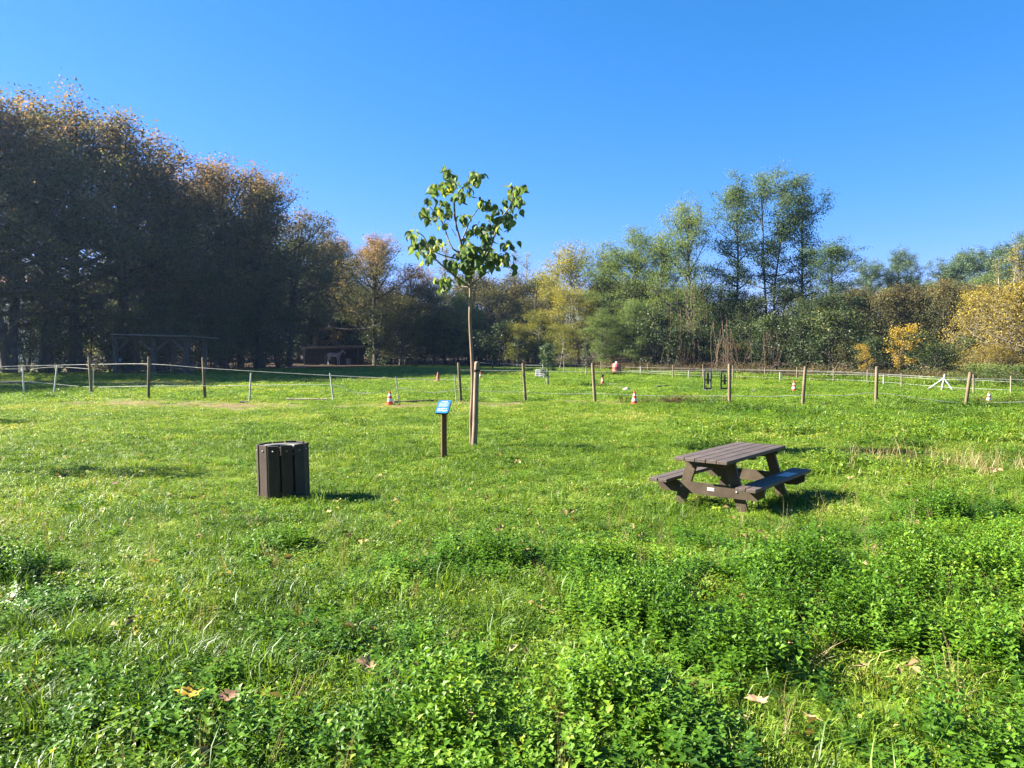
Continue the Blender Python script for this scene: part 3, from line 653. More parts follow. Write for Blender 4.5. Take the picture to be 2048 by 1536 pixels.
def make_tree(seed, H, base, R, nprim, nsec, ntw, lpt, leaf, ratio=.55, sig=(.45, .32), shape='round', elev=(10, 60), stems=1, r0=None,
              tint=(.35, .3, .3, .16), twigs=False, bark='bark', lmat='lf_oak', up=.35, lobes=.35, spread=1.0, lean=(0, 0), sides=6, ivy=0):
    g = np.random.default_rng(seed); r0 = r0 or H * .016
    BV, BQ = [], []; o = 0
    def addt(P, Rr, n):
        nonlocal o
        v, q = tube_np(P, Rr, n); BV.append(v); BQ.append(q + o); o += len(v)
    sh = SHAPE[shape]; hb = H * base
    ph = g.random(6) * 6.283
    env = lambda t, a: R * sh(np.clip(t, 0, 1)) * (1 + lobes * (.5 * math.sin(2 * a + ph[0] + 5 * t) + .35 * math.sin(3 * a + ph[1] - 7 * t) + .3 * math.sin(9 * t + ph[2])))
    ends = []; cen = np.array([lean[0] * H * .6, lean[1] * H * .6, hb + (H - hb) * .5])
    for s in range(stems):
        a0 = g.random() * 6.283; off = 0 if stems == 1 else R * .32 * spread
        n = 9; z = np.linspace(-.3, H * ((.80 if shape == 'full' else .93) if s == 0 else .72 + .10 * g.random()), n); f = np.clip(z / H, 0, 1)
        px = lean[0] * H * f ** 1.3 + off * math.cos(a0) * f ** .8 + np.cumsum(g.normal(0, .010 * H, n)) * f
        py = lean[1] * H * f ** 1.3 + off * math.sin(a0) * f ** .8 + np.cumsum(g.normal(0, .010 * H, n)) * f
        TP = np.stack([px, py, z], 1); rr = (r0 / math.sqrt(stems) ** .8) * (1 - .93 * f) ** .9 + .02; rr[0] *= 1.35
        addt(TP, rr, sides + 1)
        np_ = max(3, nprim // stems)
        for k in range(np_):
            t = ((k + g.random()) / np_) ** .85
            zs = hb * .85 + (H * (.78 if shape == 'full' else .90) - hb * .85) * t; st = np.array([np.interp(zs, z, px), np.interp(zs, z, py), zs])
            az = k * 2.39996 + g.normal(0, .45) + a0; el = math.radians(elev[0] + (elev[1] - elev[0]) * t + g.normal(0, 9 + 12 * t))
            ln = env(t, az) * (.70 + .35 * g.random()); dv = np.array([math.cos(az) * math.cos(el), math.sin(az) * math.cos(el), math.sin(el)])
            en = st + dv * ln; en[2] = min(en[2], H * (.97 + .05 * g.random()))
            c = st + dv * ln * .5 + np.array([0, 0, -.10 * ln * up / .35 + g.normal(0, .05) * ln])
            P = bez(st, c, en, 6); rb = np.interp(zs, z, rr) * .62
            addt(P, np.linspace(rb, rb * .18, 6), 4)
            ns = max(2, int(nsec * (.5 + .7 * ln / R)))
            for j in range(ns):
                u = .22 + .78 * (j + g.random()) / ns; q = P[0] * 0; ix = u * 5; i0 = min(int(ix), 4); q = P[i0] + (P[i0 + 1] - P[i0]) * (ix - i0)
                d = (P[i0 + 1] - P[i0]); d = d / np.linalg.norm(d); sd = g.normal(0, 1, 3); sd[2] = sd[2] * .6 + up; sd /= np.linalg.norm(sd)
                l2 = ln * (.28 + .28 * g.random()) * (1.15 - .5 * u); d2 = d * .55 + sd * .85; d2 /= np.linalg.norm(d2); e2 = q + d2 * l2
                S = bez(q, q + d2 * l2 * .5 + g.normal(0, .05 * l2, 3), e2, 4); addt(S, np.linspace(rb * .28, rb * .07 + .004, 4), 3)
                for w in range(ntw):
                    uu = .35 + .65 * (w + g.random()) / ntw; p = q + (e2 - q) * uu; tw = g.normal(0, 1, 3); tw[2] = tw[2] * .5 + up * .8; tw /= np.linalg.norm(tw)
                    te = p + (tw * .8 + d2 * .3) * (.25 + .35 * g.random()) * min(1.6, .25 + l2 * .4)
                    if twigs: addt(np.stack([p, (p + te) / 2 + g.normal(0, .03, 3), te]), [.016, .010, .004], 3)
                    ends.append(te)
    E = np.array(ends)
    if ivy:
        m = ivy; zz = g.random(m) ** 1.1 * H * .62; a = g.random(m) * 6.283; rr2 = r0 * (1.1 + 1.4 * g.random(m)) + .10
        IV = np.stack([np.interp(zz, z, px) + rr2 * np.cos(a), np.interp(zz, z, py) + rr2 * np.sin(a), zz], 1)
    if shape == 'full':      # rounded crown: draw stray twig ends back to a lumpy dome
        rad = np.array([R * 1.08, R * 1.08, (H - hb) * .53]); c0 = np.array([np.mean(E[:, 0]), np.mean(E[:, 1]), hb + (H - hb) * .47]); dd = (E - c0) / rad; nd = np.linalg.norm(dd, axis=1)
        az_ = np.arctan2(dd[:, 1], dd[:, 0]); lump = 1 + .07 * np.sin(3 * az_ + ph[0]) * np.cos(2.5 * dd[:, 2] + ph[1]) + .05 * np.sin(7 * az_ + 5 * dd[:, 2] + ph[2])
        far = nd > .97 * lump; E[far] = c0 + (E[far] - c0) / nd[far, None] * (lump[far] * g.uniform(.80, 1.0, far.sum()))[:, None]
    keep = g.random(len(E)) < .94
    E = E[keep]; dens = g.integers(max(1, int(lpt * .4)), int(lpt * 1.6) + 1, len(E)); C = np.repeat(E, dens, 0); n = len(C)
    CC = C.copy(); C = C + g.normal(0, 1, (n, 3)) * np.array([sig[0], sig[0], sig[1]])
    if ivy: C = np.concatenate([C, IV]); CC = np.concatenate([CC, IV * [0, 0, 1]]); n = len(C)
    C[:, 2] = np.maximum(C[:, 2], .05)
    D = g.normal(0, 1, (n, 3)); D[:, 2] = D[:, 2] * .6 - .25; D /= np.linalg.norm(D, axis=1, keepdims=True)
    OC = C - CC; OC /= np.maximum(np.linalg.norm(OC, axis=1, keepdims=True), 1e-6); Nn = OC * .75 + g.normal(0, .38, (n, 3)) + np.array([0, 0, .5]); S = np.cross(D, Nn); S /= np.maximum(np.linalg.norm(S, axis=1, keepdims=True), 1e-6)
    s = leaf * (.6 + .8 * g.random(n)); ll = s[:, None]
    V = np.stack([C - D * ll * .5, C + S * ll * ratio * .5, C + D * ll * .5, C - S * ll * ratio * .5], 1).reshape(-1, 4, 3)
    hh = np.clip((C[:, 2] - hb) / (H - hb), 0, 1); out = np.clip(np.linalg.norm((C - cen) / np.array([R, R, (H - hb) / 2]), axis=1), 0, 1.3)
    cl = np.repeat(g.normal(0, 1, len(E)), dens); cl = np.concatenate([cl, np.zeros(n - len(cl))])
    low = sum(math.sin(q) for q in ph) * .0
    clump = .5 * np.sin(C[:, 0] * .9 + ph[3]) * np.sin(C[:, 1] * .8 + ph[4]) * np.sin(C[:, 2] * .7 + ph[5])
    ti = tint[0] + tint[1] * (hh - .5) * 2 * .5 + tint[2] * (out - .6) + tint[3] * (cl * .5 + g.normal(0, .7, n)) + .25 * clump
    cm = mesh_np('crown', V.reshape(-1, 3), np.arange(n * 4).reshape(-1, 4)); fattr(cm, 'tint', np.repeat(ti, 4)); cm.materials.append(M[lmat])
    BV = np.concatenate(BV)
    if shape == 'full':
        db = (BV - c0) / rad; nb_ = np.linalg.norm(db, axis=1); fb = (nb_ > .93) & (BV[:, 2] > hb); BV[fb] = c0 + (BV[fb] - c0) / nb_[fb, None] * .93
    tm = mesh_np('trunk', BV, np.concatenate(BQ), True); tm.materials.append(M[bark])
    return tm, cm, H

def make_shrub(seed, H, R, nst, leaf, lpt, lmat, ratio=.55, tint=(.35, .25, .25, .2), bark='bark', sig=.28):
    return make_tree(seed, H, .04, R, nst, 5, 4, lpt, leaf, ratio, (sig, sig * .8), 'dome', (8, 75), 3, H * .018, tint, False, bark, lmat, .45, .45, 1.2, sides=4)

TP = {}
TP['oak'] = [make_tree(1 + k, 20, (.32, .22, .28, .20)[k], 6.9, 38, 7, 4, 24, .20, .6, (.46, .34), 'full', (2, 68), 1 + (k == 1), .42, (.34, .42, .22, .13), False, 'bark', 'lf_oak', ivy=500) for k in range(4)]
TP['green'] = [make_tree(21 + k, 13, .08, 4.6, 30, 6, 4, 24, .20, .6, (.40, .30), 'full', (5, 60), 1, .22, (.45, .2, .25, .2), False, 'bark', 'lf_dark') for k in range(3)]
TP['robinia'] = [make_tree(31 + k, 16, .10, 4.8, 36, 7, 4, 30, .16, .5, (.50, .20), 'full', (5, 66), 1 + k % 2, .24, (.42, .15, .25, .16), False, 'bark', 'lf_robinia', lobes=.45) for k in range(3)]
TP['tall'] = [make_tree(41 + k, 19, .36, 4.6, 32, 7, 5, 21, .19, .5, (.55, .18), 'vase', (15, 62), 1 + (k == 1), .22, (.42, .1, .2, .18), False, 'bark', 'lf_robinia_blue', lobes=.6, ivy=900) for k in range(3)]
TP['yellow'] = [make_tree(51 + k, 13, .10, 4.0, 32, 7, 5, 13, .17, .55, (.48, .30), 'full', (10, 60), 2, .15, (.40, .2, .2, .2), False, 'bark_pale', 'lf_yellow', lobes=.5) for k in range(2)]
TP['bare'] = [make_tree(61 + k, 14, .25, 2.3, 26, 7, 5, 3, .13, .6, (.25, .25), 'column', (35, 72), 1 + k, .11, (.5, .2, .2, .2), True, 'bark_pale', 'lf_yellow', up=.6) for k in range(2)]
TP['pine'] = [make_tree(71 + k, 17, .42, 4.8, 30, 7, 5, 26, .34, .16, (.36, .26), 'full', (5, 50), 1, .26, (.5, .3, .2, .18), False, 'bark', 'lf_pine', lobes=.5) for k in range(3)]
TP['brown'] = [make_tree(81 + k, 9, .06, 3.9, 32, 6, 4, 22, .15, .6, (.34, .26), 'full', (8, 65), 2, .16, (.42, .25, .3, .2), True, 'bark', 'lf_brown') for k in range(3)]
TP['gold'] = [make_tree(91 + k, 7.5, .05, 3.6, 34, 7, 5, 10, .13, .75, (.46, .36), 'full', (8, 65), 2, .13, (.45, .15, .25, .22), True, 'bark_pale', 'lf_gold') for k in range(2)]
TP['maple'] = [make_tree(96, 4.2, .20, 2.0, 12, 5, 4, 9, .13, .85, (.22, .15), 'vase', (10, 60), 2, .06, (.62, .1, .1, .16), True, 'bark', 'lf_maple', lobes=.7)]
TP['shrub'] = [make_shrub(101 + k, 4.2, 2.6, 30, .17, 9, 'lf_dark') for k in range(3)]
TP['shrub_green'] = [make_shrub(111 + k, 3.6, 2.3, 26, .16, 9, 'lf_robinia', tint=(.35, .2, .25, .25)) for k in range(2)]
TP['shrub_brown'] = [make_shrub(121 + k, 3.2, 2.2, 26, .14, 8, 'lf_brown', bark='dead_vine') for k in range(2)]
TP['snag'] = [make_tree(131, 9, .5, 1.0, 10, 2, 2, 4, .16, .6, (.2, .3), 'column', (20, 60), 1, .17, (.3, .1, .1, .2), True, 'bark', 'lf_dark', ivy=1500)]
TP['sapling_pine'] = [make_tree(141, 2.35, .40, .62, 14, 4, 3, 26, .20, .09, (.07, .06), 'round', (25, 70), 1, .045, (.6, .2, .2, .16), True, 'bark_pale', 'lf_pine')]
TP['sapling'] = [make_tree(151, 2.9, .30, .55, 14, 4, 3, 9, .10, .7, (.08, .08), 'column', (30, 70), 1, .03, (.45, .2, .2, .2), True, 'bark_pale', 'lf_dark')]

NTREE = {}
def plant(kind, px, Y, top, label, name, cat='tree', group=None, v=None, wx=None, x=None, h=None, rz=None):
    """a tree of one kind whose foot is at depth Y and whose top reaches picture row top"""
    i = NTREE.get(kind, 0); NTREE[kind] = i + 1
    tm, cm, H = TP[kind][(i if v is None else v) % len(TP[kind])]
    if x is None: x = at_depth(px, 695, Y).x
    z = gzf(x, Y)
    if h is None: h = max(1.2, at_depth(px, top, Y).z - z)
    s = h / H; w = s if wx is None else s * wx
    g = random.Random(i * 17 + len(kind) * 5)
    o = thing(name, label, cat, (x, Y, z - .05), g.random() * 6.283 if rz is None else rz, group); o.scale = (w, w, s)
    obj('trunk', tm, o); obj('crown', cm, o)
    return o

OAKS = [(-35, 57, 178, 'tall dark russet oak at the left edge, its top the highest in the wood'),
        (18, 60, 160, 'very tall oak with purple-brown upper leaves, second from the left edge'),
        (92, 63, 255, 'slimmer oak in the dip between the two highest crowns on the left'),
        (152, 65, 190, 'tall russet oak with ragged pointed top, left of the timber shelter'),
        (250, 67, 236, 'broad oak with sunlit brown crown rising above the timber shelter'),
        (318, 70, 285, 'round brown oak behind the right half of the timber shelter'),
        (372, 73, 318, 'dark grey-green oak right of the timber shelter'),
        (445, 75, 312, 'broad pinkish brown oak crown, topmost right of the timber shelter'),
        (520, 77, 345, 'russet oak on the falling slope of the left wood skyline'),
        (575, 84, 415, 'lower dark oak with purple tint, left of the horse shelter'),
        (630, 101, 468, 'rounded oak directly behind the horse shelter'),
        (683, 105, 470, 'small sparse brown oak with gaps in its crown, right of horse shelter'),
        (752, 93, 468, 'rounded orange-brown oak left of the young staked tree'),
        (812, 95, 528, 'dark low oak ending the left wood beside the young staked tree')]
for (px, Y, top, lab) in OAKS: plant('oak', px, Y, top, lab, 'oak_tree', group='oaks of the left wood', wx=1.12)
for k, (x, y, h) in enumerate(((-44.5, 55, 22), (-49, 48, 22), (-53, 42, 21))):
    plant('oak', 0, y, 0, 'tall oak continuing the left wood out past the left edge', 'oak_tree', group='oaks of the left wood', x=x, h=h, wx=1.0)
for (px, Y, top, lab) in ((300, 78, 440, 'behind the middle of the timber shelter'), (400, 82, 400, 'just right of the timber shelter'), (480, 84, 430, 'midway between the two shelters'), (555, 88, 470, 'just left of the horse shelter'),
                          (610, 106, 520, 'behind the left end of the horse shelter'), (700, 108, 560, 'behind the right end of the horse shelter'), (780, 100, 570, 'left of the young staked tree')):
    plant('green', px, Y, top, 'dark green tree inside the left wood, ' + lab, 'woodland_tree', group='dark green trees inside the left wood', wx=1.1)
ORD = ('first', 'second', 'third', 'fourth', 'fifth', 'sixth', 'seventh', 'eighth'); sec_n = {}
for i, px in enumerate(range(-40, 860, 42)):
    g = random.Random(i); Y = np.interp(px, [-40, 250, 500, 850], [62, 66, 80, 97]) + g.uniform(-1.5, 3)
    if 585 < px < 745: Y = 103 + g.uniform(0, 2)
    sec = next(t for lim, t in ((200, 'left of the timber shelter'), (400, 'behind the timber shelter'), (590, 'between the two shelters'), (740, 'behind the horse shelter'), (2000, 'right of the horse shelter')) if px < lim)
    sec_n[sec] = sec_n.get(sec, 0) + 1; lab = f'dark evergreen bush at the wood foot {sec}, {ORD[sec_n[sec] - 1]} from the left'
    plant('shrub', px + g.uniform(-12, 12), Y, g.uniform(595, 650) + 14 * (px < 140), lab, 'undergrowth_bush', 'bush', 'bushes at the foot of the left wood', wx=g.uniform(.75, 1.0))
plant('yellow', 215, 90, 520, 'sunlit yellow-green tree glimpsed between the left oak trunks', 'hazel_tree', wx=1.4)
plant('yellow', 165, 84, 560, 'low yellow tree glimpsed behind the trunks left of the timber shelter', 'hazel_tree', wx=1.4)
plant('maple', 672, 102, 655, 'small yellow-leaved tree just above the horse shelter roof', 'maple_tree')

MID = [('green', 330, 67, 575, 'dark leafy tree rising over the right post of the timber shelter', 'woodland_tree', 1.1),
       ('green', 430, 71, 530, 'ivy-green tree in front of the oaks right of the timber shelter', 'woodland_tree', 1.1),
       ('green', 515, 75, 555, 'ivy-green lower tree midway along the left wood front', 'woodland_tree', 1.1),
       ('brown', 800, 90, 590, 'low olive tree where the left wood meets the middle', 'oak_tree', 1.2),
       ('brown', 1030, 100, 545, 'tall tan tree behind the left-hand birch', 'oak_tree', 1.0),
       ('yellow', 1092, 99, 528, 'pale yellow tree between the birches and the robinia stand', 'hazel_tree', 1.0),
       ('brown', 960, 101, 553, 'rust and olive tree behind the young tree trunk', 'oak_tree', 1.1),
       ('brown', 1800, 84, 568, 'tall olive brown oak below the tallest pine', 'oak_tree', 1.0),
       ('brown', 1905, 82, 562, 'tall olive brown oak below the broad crest pine', 'oak_tree', 1.0),
       ('robinia', 1860, 96, 556, 'soft green tree between the hill pines', 'robinia_tree', 1.1),
       ('robinia', 1960, 92, 540, 'soft green tree below the hill-crest pines', 'robinia_tree', 1.1),
       ('robinia', 950, 91, 610, 'light green bushy tree right behind the young tree stake', 'woodland_tree', 1.3),
       ('brown', 1018, 98, 572, 'tawny brown tree under the left-hand birch', 'oak_tree', 1.1),
       ('yellow', 1072, 89, 612, 'tan and yellow tree under the dead trunk', 'hazel_tree', 1.5),
       ('yellow', 1142, 87, 560, 'fine-leaved yellow-green tree behind the staked sapling', 'hazel_tree', 1.2),
       ('robinia', 890, 99, 575, 'green tree showing left of the young tree trunk', 'woodland_tree', 1.1),
       ('brown', 1710, 84, 572, 'brown tree between the dark thicket and the brown oaks', 'oak_tree', 1.1),
       ('brown', 1985, 64, 575, 'brown tree behind the golden trees', 'oak_tree', 1.1),
       ('green', 868, 96, 560, 'green tree just left of the young tree trunk', 'woodland_tree', 1.0),
       ('robinia', 915, 93, 580, 'mid green bushy tree directly behind the young tree trunk', 'woodland_tree', 1.1),
       ('brown', 940, 99, 545, 'olive and brown tree behind the young tree', 'oak_tree', 1.0),
       ('brown', 990, 95, 572, 'purplish brown rounded tree right of the young tree trunk', 'oak_tree', .9),
       ('shrub', 1000, 88, 650, 'dark bush right of the young tree at the shade edge', 'undergrowth_bush', 1.2),
       ('shrub', 930, 92, 655, 'dark bush behind the young tree stake', 'undergrowth_bush', 1.2),
       ('bare', 885, 112, 480, 'thin leafless tree showing through the young tree crown', 'birch_tree', 1.0),
       ('bare', 1038, 104, 490, 'thin nearly bare birch, left of the pair against the sky', 'birch_tree', 1.2),
       ('bare', 1108, 106, 488, 'thin nearly bare birch, right of the pair against the sky', 'birch_tree', 1.2),
       ('snag', 1073, 92, 548, 'broken ivy-covered dead trunk between the bare birches', 'dead_tree', .9),
       ('brown', 1055, 94, 590, 'low tawny tree below the bare birches', 'oak_tree', 1.0),
       ('yellow', 1035, 86, 640, 'green and yellow bush right of the dark shade', 'hazel_tree', 1.4),
       ('yellow', 1105, 94, 560, 'bright yellow tree below the right-hand birch', 'hazel_tree', 1.0),
       ('yellow', 1160, 92, 472, 'tall yellow-green tree at the left end of the robinia stand', 'robinia_tree', 1.0),
       ('yellow', 1120, 82, 640, 'low yellow bush behind the small pine', 'hazel_tree', 1.5),
       ('robinia', 1210, 90, 490, 'feathery pale green robinia, leftmost of its stand', 'robinia_tree', 1.0),
       ('robinia', 1262, 88, 443, 'feathery grey-green robinia with rounded top, second of its stand', 'robinia_tree', 1.1),
       ('robinia', 1318, 86, 450, 'feathery robinia left of the first tall one', 'robinia_tree', 1.0),
       ('robinia', 1378, 80, 390, 'tall robinia with pointed green crown above the brown vines', 'robinia_tree', .72),
       ('robinia', 1205, 78, 610, 'light green bush behind the red barrel', 'undergrowth_bush', 1.3),
       ('robinia', 1270, 77, 590, 'light green bush right of the red barrel', 'undergrowth_bush', 1.3),
       ('shrub', 1310, 76, 630, 'dark ivy bush under the robinia stand', 'undergrowth_bush', 1.0),
       ('tall', 1478, 79, 362, 'tallest airy robinia with bare lower stem, left of three', 'robinia_tree', .80),
       ('tall', 1540, 80, 356, 'tall airy twin-stemmed robinia, middle of three', 'robinia_tree', .78),
       ('tall', 1600, 78, 372, 'tall airy robinia with tufted top, right of three', 'robinia_tree', .82),
       ('tall', 1655, 75, 486, 'shorter dark robinia leaning right above the thicket', 'robinia_tree', 1.35),
       ('green', 1440, 82, 560, 'dark green tree between the brown vines', 'woodland_tree', .9),
       ('green', 1500, 78, 575, 'dark green tree below the tallest robinia', 'woodland_tree', 1.0),
       ('green', 1560, 77, 560, 'dark ivy-hung tree below the middle tall robinia', 'woodland_tree', 1.0),
       ('green', 1610, 74, 590, 'dark green tree below the right-hand tall robinia', 'woodland_tree', 1.1),
       ('green', 1660, 72, 570, 'dark tree at the right end of the dark thicket', 'woodland_tree', 1.0),
       ('shrub', 1350, 74, 660, 'dark bush left of the first wooden stand', 'undergrowth_bush', 1.0),
       ('shrub', 1405, 73, 660, 'dark bush behind the first wooden stand', 'undergrowth_bush', 1.0),
       ('shrub', 1500, 71, 650, 'dark bush in the thicket right of the wooden stands', 'undergrowth_bush', 1.1),
       ('shrub', 1555, 69, 640, 'dark bush in the middle of the right thicket', 'undergrowth_bush', 1.1),
       ('shrub', 1610, 66, 640, 'dark bush in the right thicket behind the lone cone', 'undergrowth_bush', 1.1),
       ('shrub', 1665, 64, 630, 'dark bush ending the right thicket', 'undergrowth_bush', 1.1),
       ('pine', 1740, 122, 512, 'rounded pine on the far hill, leftmost', 'pine_tree', .9),
       ('pine', 1790, 124, 492, 'tallest domed pine on the far hill', 'pine_tree', 1.0),
       ('pine', 1828, 128, 540, 'small pine right of the tallest domed pine', 'pine_tree', .8),
       ('pine', 1885, 120, 508, 'dark pine beyond the brown oaks, left of the hill crest', 'pine_tree', .9),
       ('pine', 1925, 117, 494, 'broad pine on the hill crest', 'pine_tree', 1.0),
       ('pine', 1975, 112, 482, 'pine on the hill crest behind the bare tree', 'pine_tree', 1.0),
       ('pine', 2035, 105, 458, 'pine at the right edge behind the bare tree', 'pine_tree', 1.1),
       ('robinia', 1700, 105, 575, 'soft green tree below the leftmost pine', 'robinia_tree', 1.2),
       ('robinia', 1765, 108, 570, 'soft green tree below the tallest pine', 'robinia_tree', 1.2),
       ('yellow', 1665, 88, 590, 'yellow tree peeping out right of the dark thicket', 'maple_tree', 1.1),
       ('brown', 1725, 78, 590, 'grey-brown oak right of the dark thicket', 'oak_tree', 1.0),
       ('brown', 1775, 70, 575, 'dark brown oak above the yellow maple', 'oak_tree', 1.0),
       ('brown', 1835, 74, 566, 'orange-flecked brown oak, topmost of the right group', 'oak_tree', .95),
       ('brown', 1890, 68, 560, 'olive brown oak left of the golden tree', 'oak_tree', 1.0),
       ('brown', 1945, 72, 565, 'brown oak under the hill-crest pines', 'oak_tree', 1.0),
       ('gold', 1975, 60, 580, 'golden tree behind, left of the largest golden one', 'maple_tree', 1.0),
       ('gold', 2030, 50, 565, 'large golden-leaved tree at the right edge', 'maple_tree', 1.15),
       ('gold', 2085, 47, 560, 'golden tree half cut off by the right edge', 'maple_tree', 1.15),
       ('gold', 1985, 47, 690, 'low golden bush at the foot of the large golden tree', 'maple_tree', 1.6),
       ('bare', 2005, 58, 500, 'pale leafless tree above the golden tree, left one', 'birch_tree', 1.2),
       ('bare', 2040, 55, 468, 'pale leafless tree at the right edge of the picture', 'birch_tree', 1.2),
       ('maple', 1795, 54, 652, 'small bright yellow maple before the brown oaks', 'maple_tree', 1.0),
       ('maple', 1735, 55, 690, 'tiny yellow sapling left of the bright yellow maple', 'maple_tree', .7),
       ('shrub', 1740, 60, 680, 'dark bush behind the tiny yellow sapling', 'undergrowth_bush', 1.2),
       ('shrub', 1820, 58, 670, 'dark bush behind the bright yellow maple', 'undergrowth_bush', 1.2),
       ('shrub', 1880, 54, 690, 'dark bush behind the white fence brace', 'undergrowth_bush', 1.2),
       ('shrub', 1925, 52, 680, 'glossy green bush left of the golden tree', 'undergrowth_bush', 1.2),
       ('shrub_green', 2020, 41, 735, 'low green bush under the golden tree at the fence', 'undergrowth_bush', 1.8),
       ('shrub_green', 1960, 43, 742, 'low green bush right of the white fence brace', 'undergrowth_bush', 1.8),
       ('shrub_brown', 1700, 62, 690, 'brown twiggy bush behind the far fence', 'undergrowth_bush', 1.3),
       ('shrub_brown', 1470, 72, 690, 'brown twiggy bush right of the wooden stands', 'undergrowth_bush', 1.3),
       ('shrub_brown', 1390, 75, 680, 'brown twiggy bush left of the wooden stands', 'undergrowth_bush', 1.3)]
for (kind, px, Y, top, lab, name, wx) in MID:
    plant(kind, px, Y, top, lab, name, 'bush' if 'bush' in name else 'tree', None, wx=wx)
pb = at(1095, 772); plant('sapling_pine', 0, pb.y, 0, 'small young pine with bare trunk beside the white crate', 'pine_tree', x=pb.x, h=2.35)
pb = at(1172, 750); plant('sapling', 0, pb.y, 0, 'slim staked sapling behind the far right fence', 'young_tree', x=pb.x, h=2.6)

# woodland mass far behind the field edge, plus added trees behind the camera
for k in range(4):
    src = TP['green' if k % 2 else 'brown'][k % 3][1]; o = bpy.data.objects.new(f'w{k}', src)
    c = bpy.data.collections.get('wood_src') or bpy.data.collections.new('wood_src'); c.objects.link(o)
g = np.random.default_rng(3); pp = []; ss = []
for i in range(70):
    px = g.uniform(640, 2150); Y = g.uniform(104, 135)
    x = at_depth(px, 695, Y).x; topy = np.interp(px, [640, 900, 1050, 1180, 1320, 1480, 1700, 1850, 2050], [600, 600, 625, 560, 540, 600, 590, 575, 545]) + g.uniform(0, 40)
    z = gzf(x, Y); h = at_depth(px, topy, Y).z - z; pp.append((x, Y, z - .3)); ss.append(h)
for i in range(46):
    px = g.uniform(-250, 880); Y = g.uniform(106, 140); x = at_depth(px, 695, Y).x; tp = np.interp(px, [-250, 180, 300, 600, 880], [600, 605, 500, 520, 600]) + g.uniform(0, 40)
    z = gzf(x, Y); pp.append((x, Y, z - .3)); ss.append(at_depth(px, tp, Y).z - z)
for i in range(34):  # unseen trees added behind the camera to cut sky fill on shaded faces
    pp.append((g.uniform(-70, 70), g.uniform(-42, -16), .2)); ss.append(g.uniform(14, 20))
NW = len(ss); ss = np.array(ss); idx = g.integers(0, 4, NW); HH = np.where(idx % 2 == 1, 13.0, 9.0); s = ss / HH
scatter('woodland_and_sky_blockers', pp, np.stack([0 * s, 0 * s, g.random(NW) * 6.28], 1), np.stack([s * 1.25, s * 1.25, s], 1), idx, np.zeros(NW), 'wood_src', 'woodland mass far behind the field, with unseen trees added behind the camera to block sky light')

# hanging dead vines in the robinia stand
def vine(px, Y, y_top, y_bot, wpx, n, label, seed):
    g = np.random.default_rng(seed); c = at_depth(px, y_bot, Y); zt = at_depth(px, y_top, Y).z; x0 = c.x; z0 = gzf(x0, Y); W = wpx / F * Y; mb = MB()
    o = thing('hanging_vine', label, 'vine', (x0, Y, z0), 0, 'dead vines in the robinia stand')
    VV, QQ = [], []; k0 = 0
    for i in range(n):
        a = g.normal(0, W * .30); b = a + g.normal(0, W * .25); t = np.linspace(0, 1, 8); top = (zt - z0) * (.15 + .85 * g.random())
        P = np.stack([a + (b - a) * t + np.cumsum(g.normal(0, .06, 8)), g.normal(0, .35) + np.cumsum(g.normal(0, .06, 8)), top * (1 - t) - .05], 1)
        v, q = tube_np(P, np.full(8, .008 + .022 * g.random() ** 2), 3); VV.append(v); QQ.append(q + k0); k0 += len(v)
    me = mesh_np('strand', np.concatenate(VV), np.concatenate(QQ)); me.materials.append(M['dead_vine']); s = obj('strand', me, o); s['kind'] = 'stuff'
vine(1376, 73, 560, 742, 54, 60, 'tall brown curtain of dead vines below the pointed robinia', 1)
vine(1452, 69, 625, 742, 44, 50, 'brown column of dead vines behind the wooden stands', 2)
vine(1540, 66, 650, 745, 70, 26, 'thin dead vines hanging in the dark thicket', 3)
vine(1300, 77, 660, 742, 40, 22, 'low dead vines right of the red barrel', 4)

# ------------------------------------------------------------------ litter bin
b = at(568, 995); BH = .765; BR = .315
bin_ = thing('litter_bin', 'round dark brown slatted litter bin standing alone on the grass', 'bin', (b.x, b.y, b.z - .02), 0.0)
bin_.rotation_euler = (math.radians(-0.8), math.radians(-1.2), math.radians(-4))
NS = 12; slat_me = {}
rb = random.Random(4)
for k in range(NS):
    a = 2 * math.pi * k / NS; out = BR + (0.012 if k % 2 else 0) + rb.uniform(-.004, .004)
    s = MB().box((0, 0, BH / 2), (.024, .152, BH + rb.uniform(-.01, .012)), bev=.004).build('slat', M['bin_slat'], bin_, (out * math.cos(a), out * math.sin(a), 0), (0, 0, a))
    for hz in (BH - .075,):
        MB().lathe([(0, .012), (.007, .011), (.011, .006), (.012, 0)], 8).build('bolt', M['bolt'], s, (.012, 0, hz), (0, math.pi / 2, 0))
r1 = BR - .02
lid = MB().lathe([(.155, BH - .05), (.155, BH - .035), (r1, BH - .022), (r1, BH - .075)], 32).build('lid', M['galv'], bin_)
MB().lathe([(.150, BH - .06), (.145, .08), (0, .08)], 24).build('liner', M['black'], bin_)
MB().lathe([(r1 - .008, BH - .06), (r1 - .008, .03)], 28).build('inner_shell', M['black'], bin_)
for hz in (.12, BH - .12):
    MB().lathe([(r1 + .002, hz - .02), (r1 + .005, hz - .018), (r1 + .005, hz + .018), (r1 + .002, hz + .02)], 28).build('hoop', M['galv'], bin_)

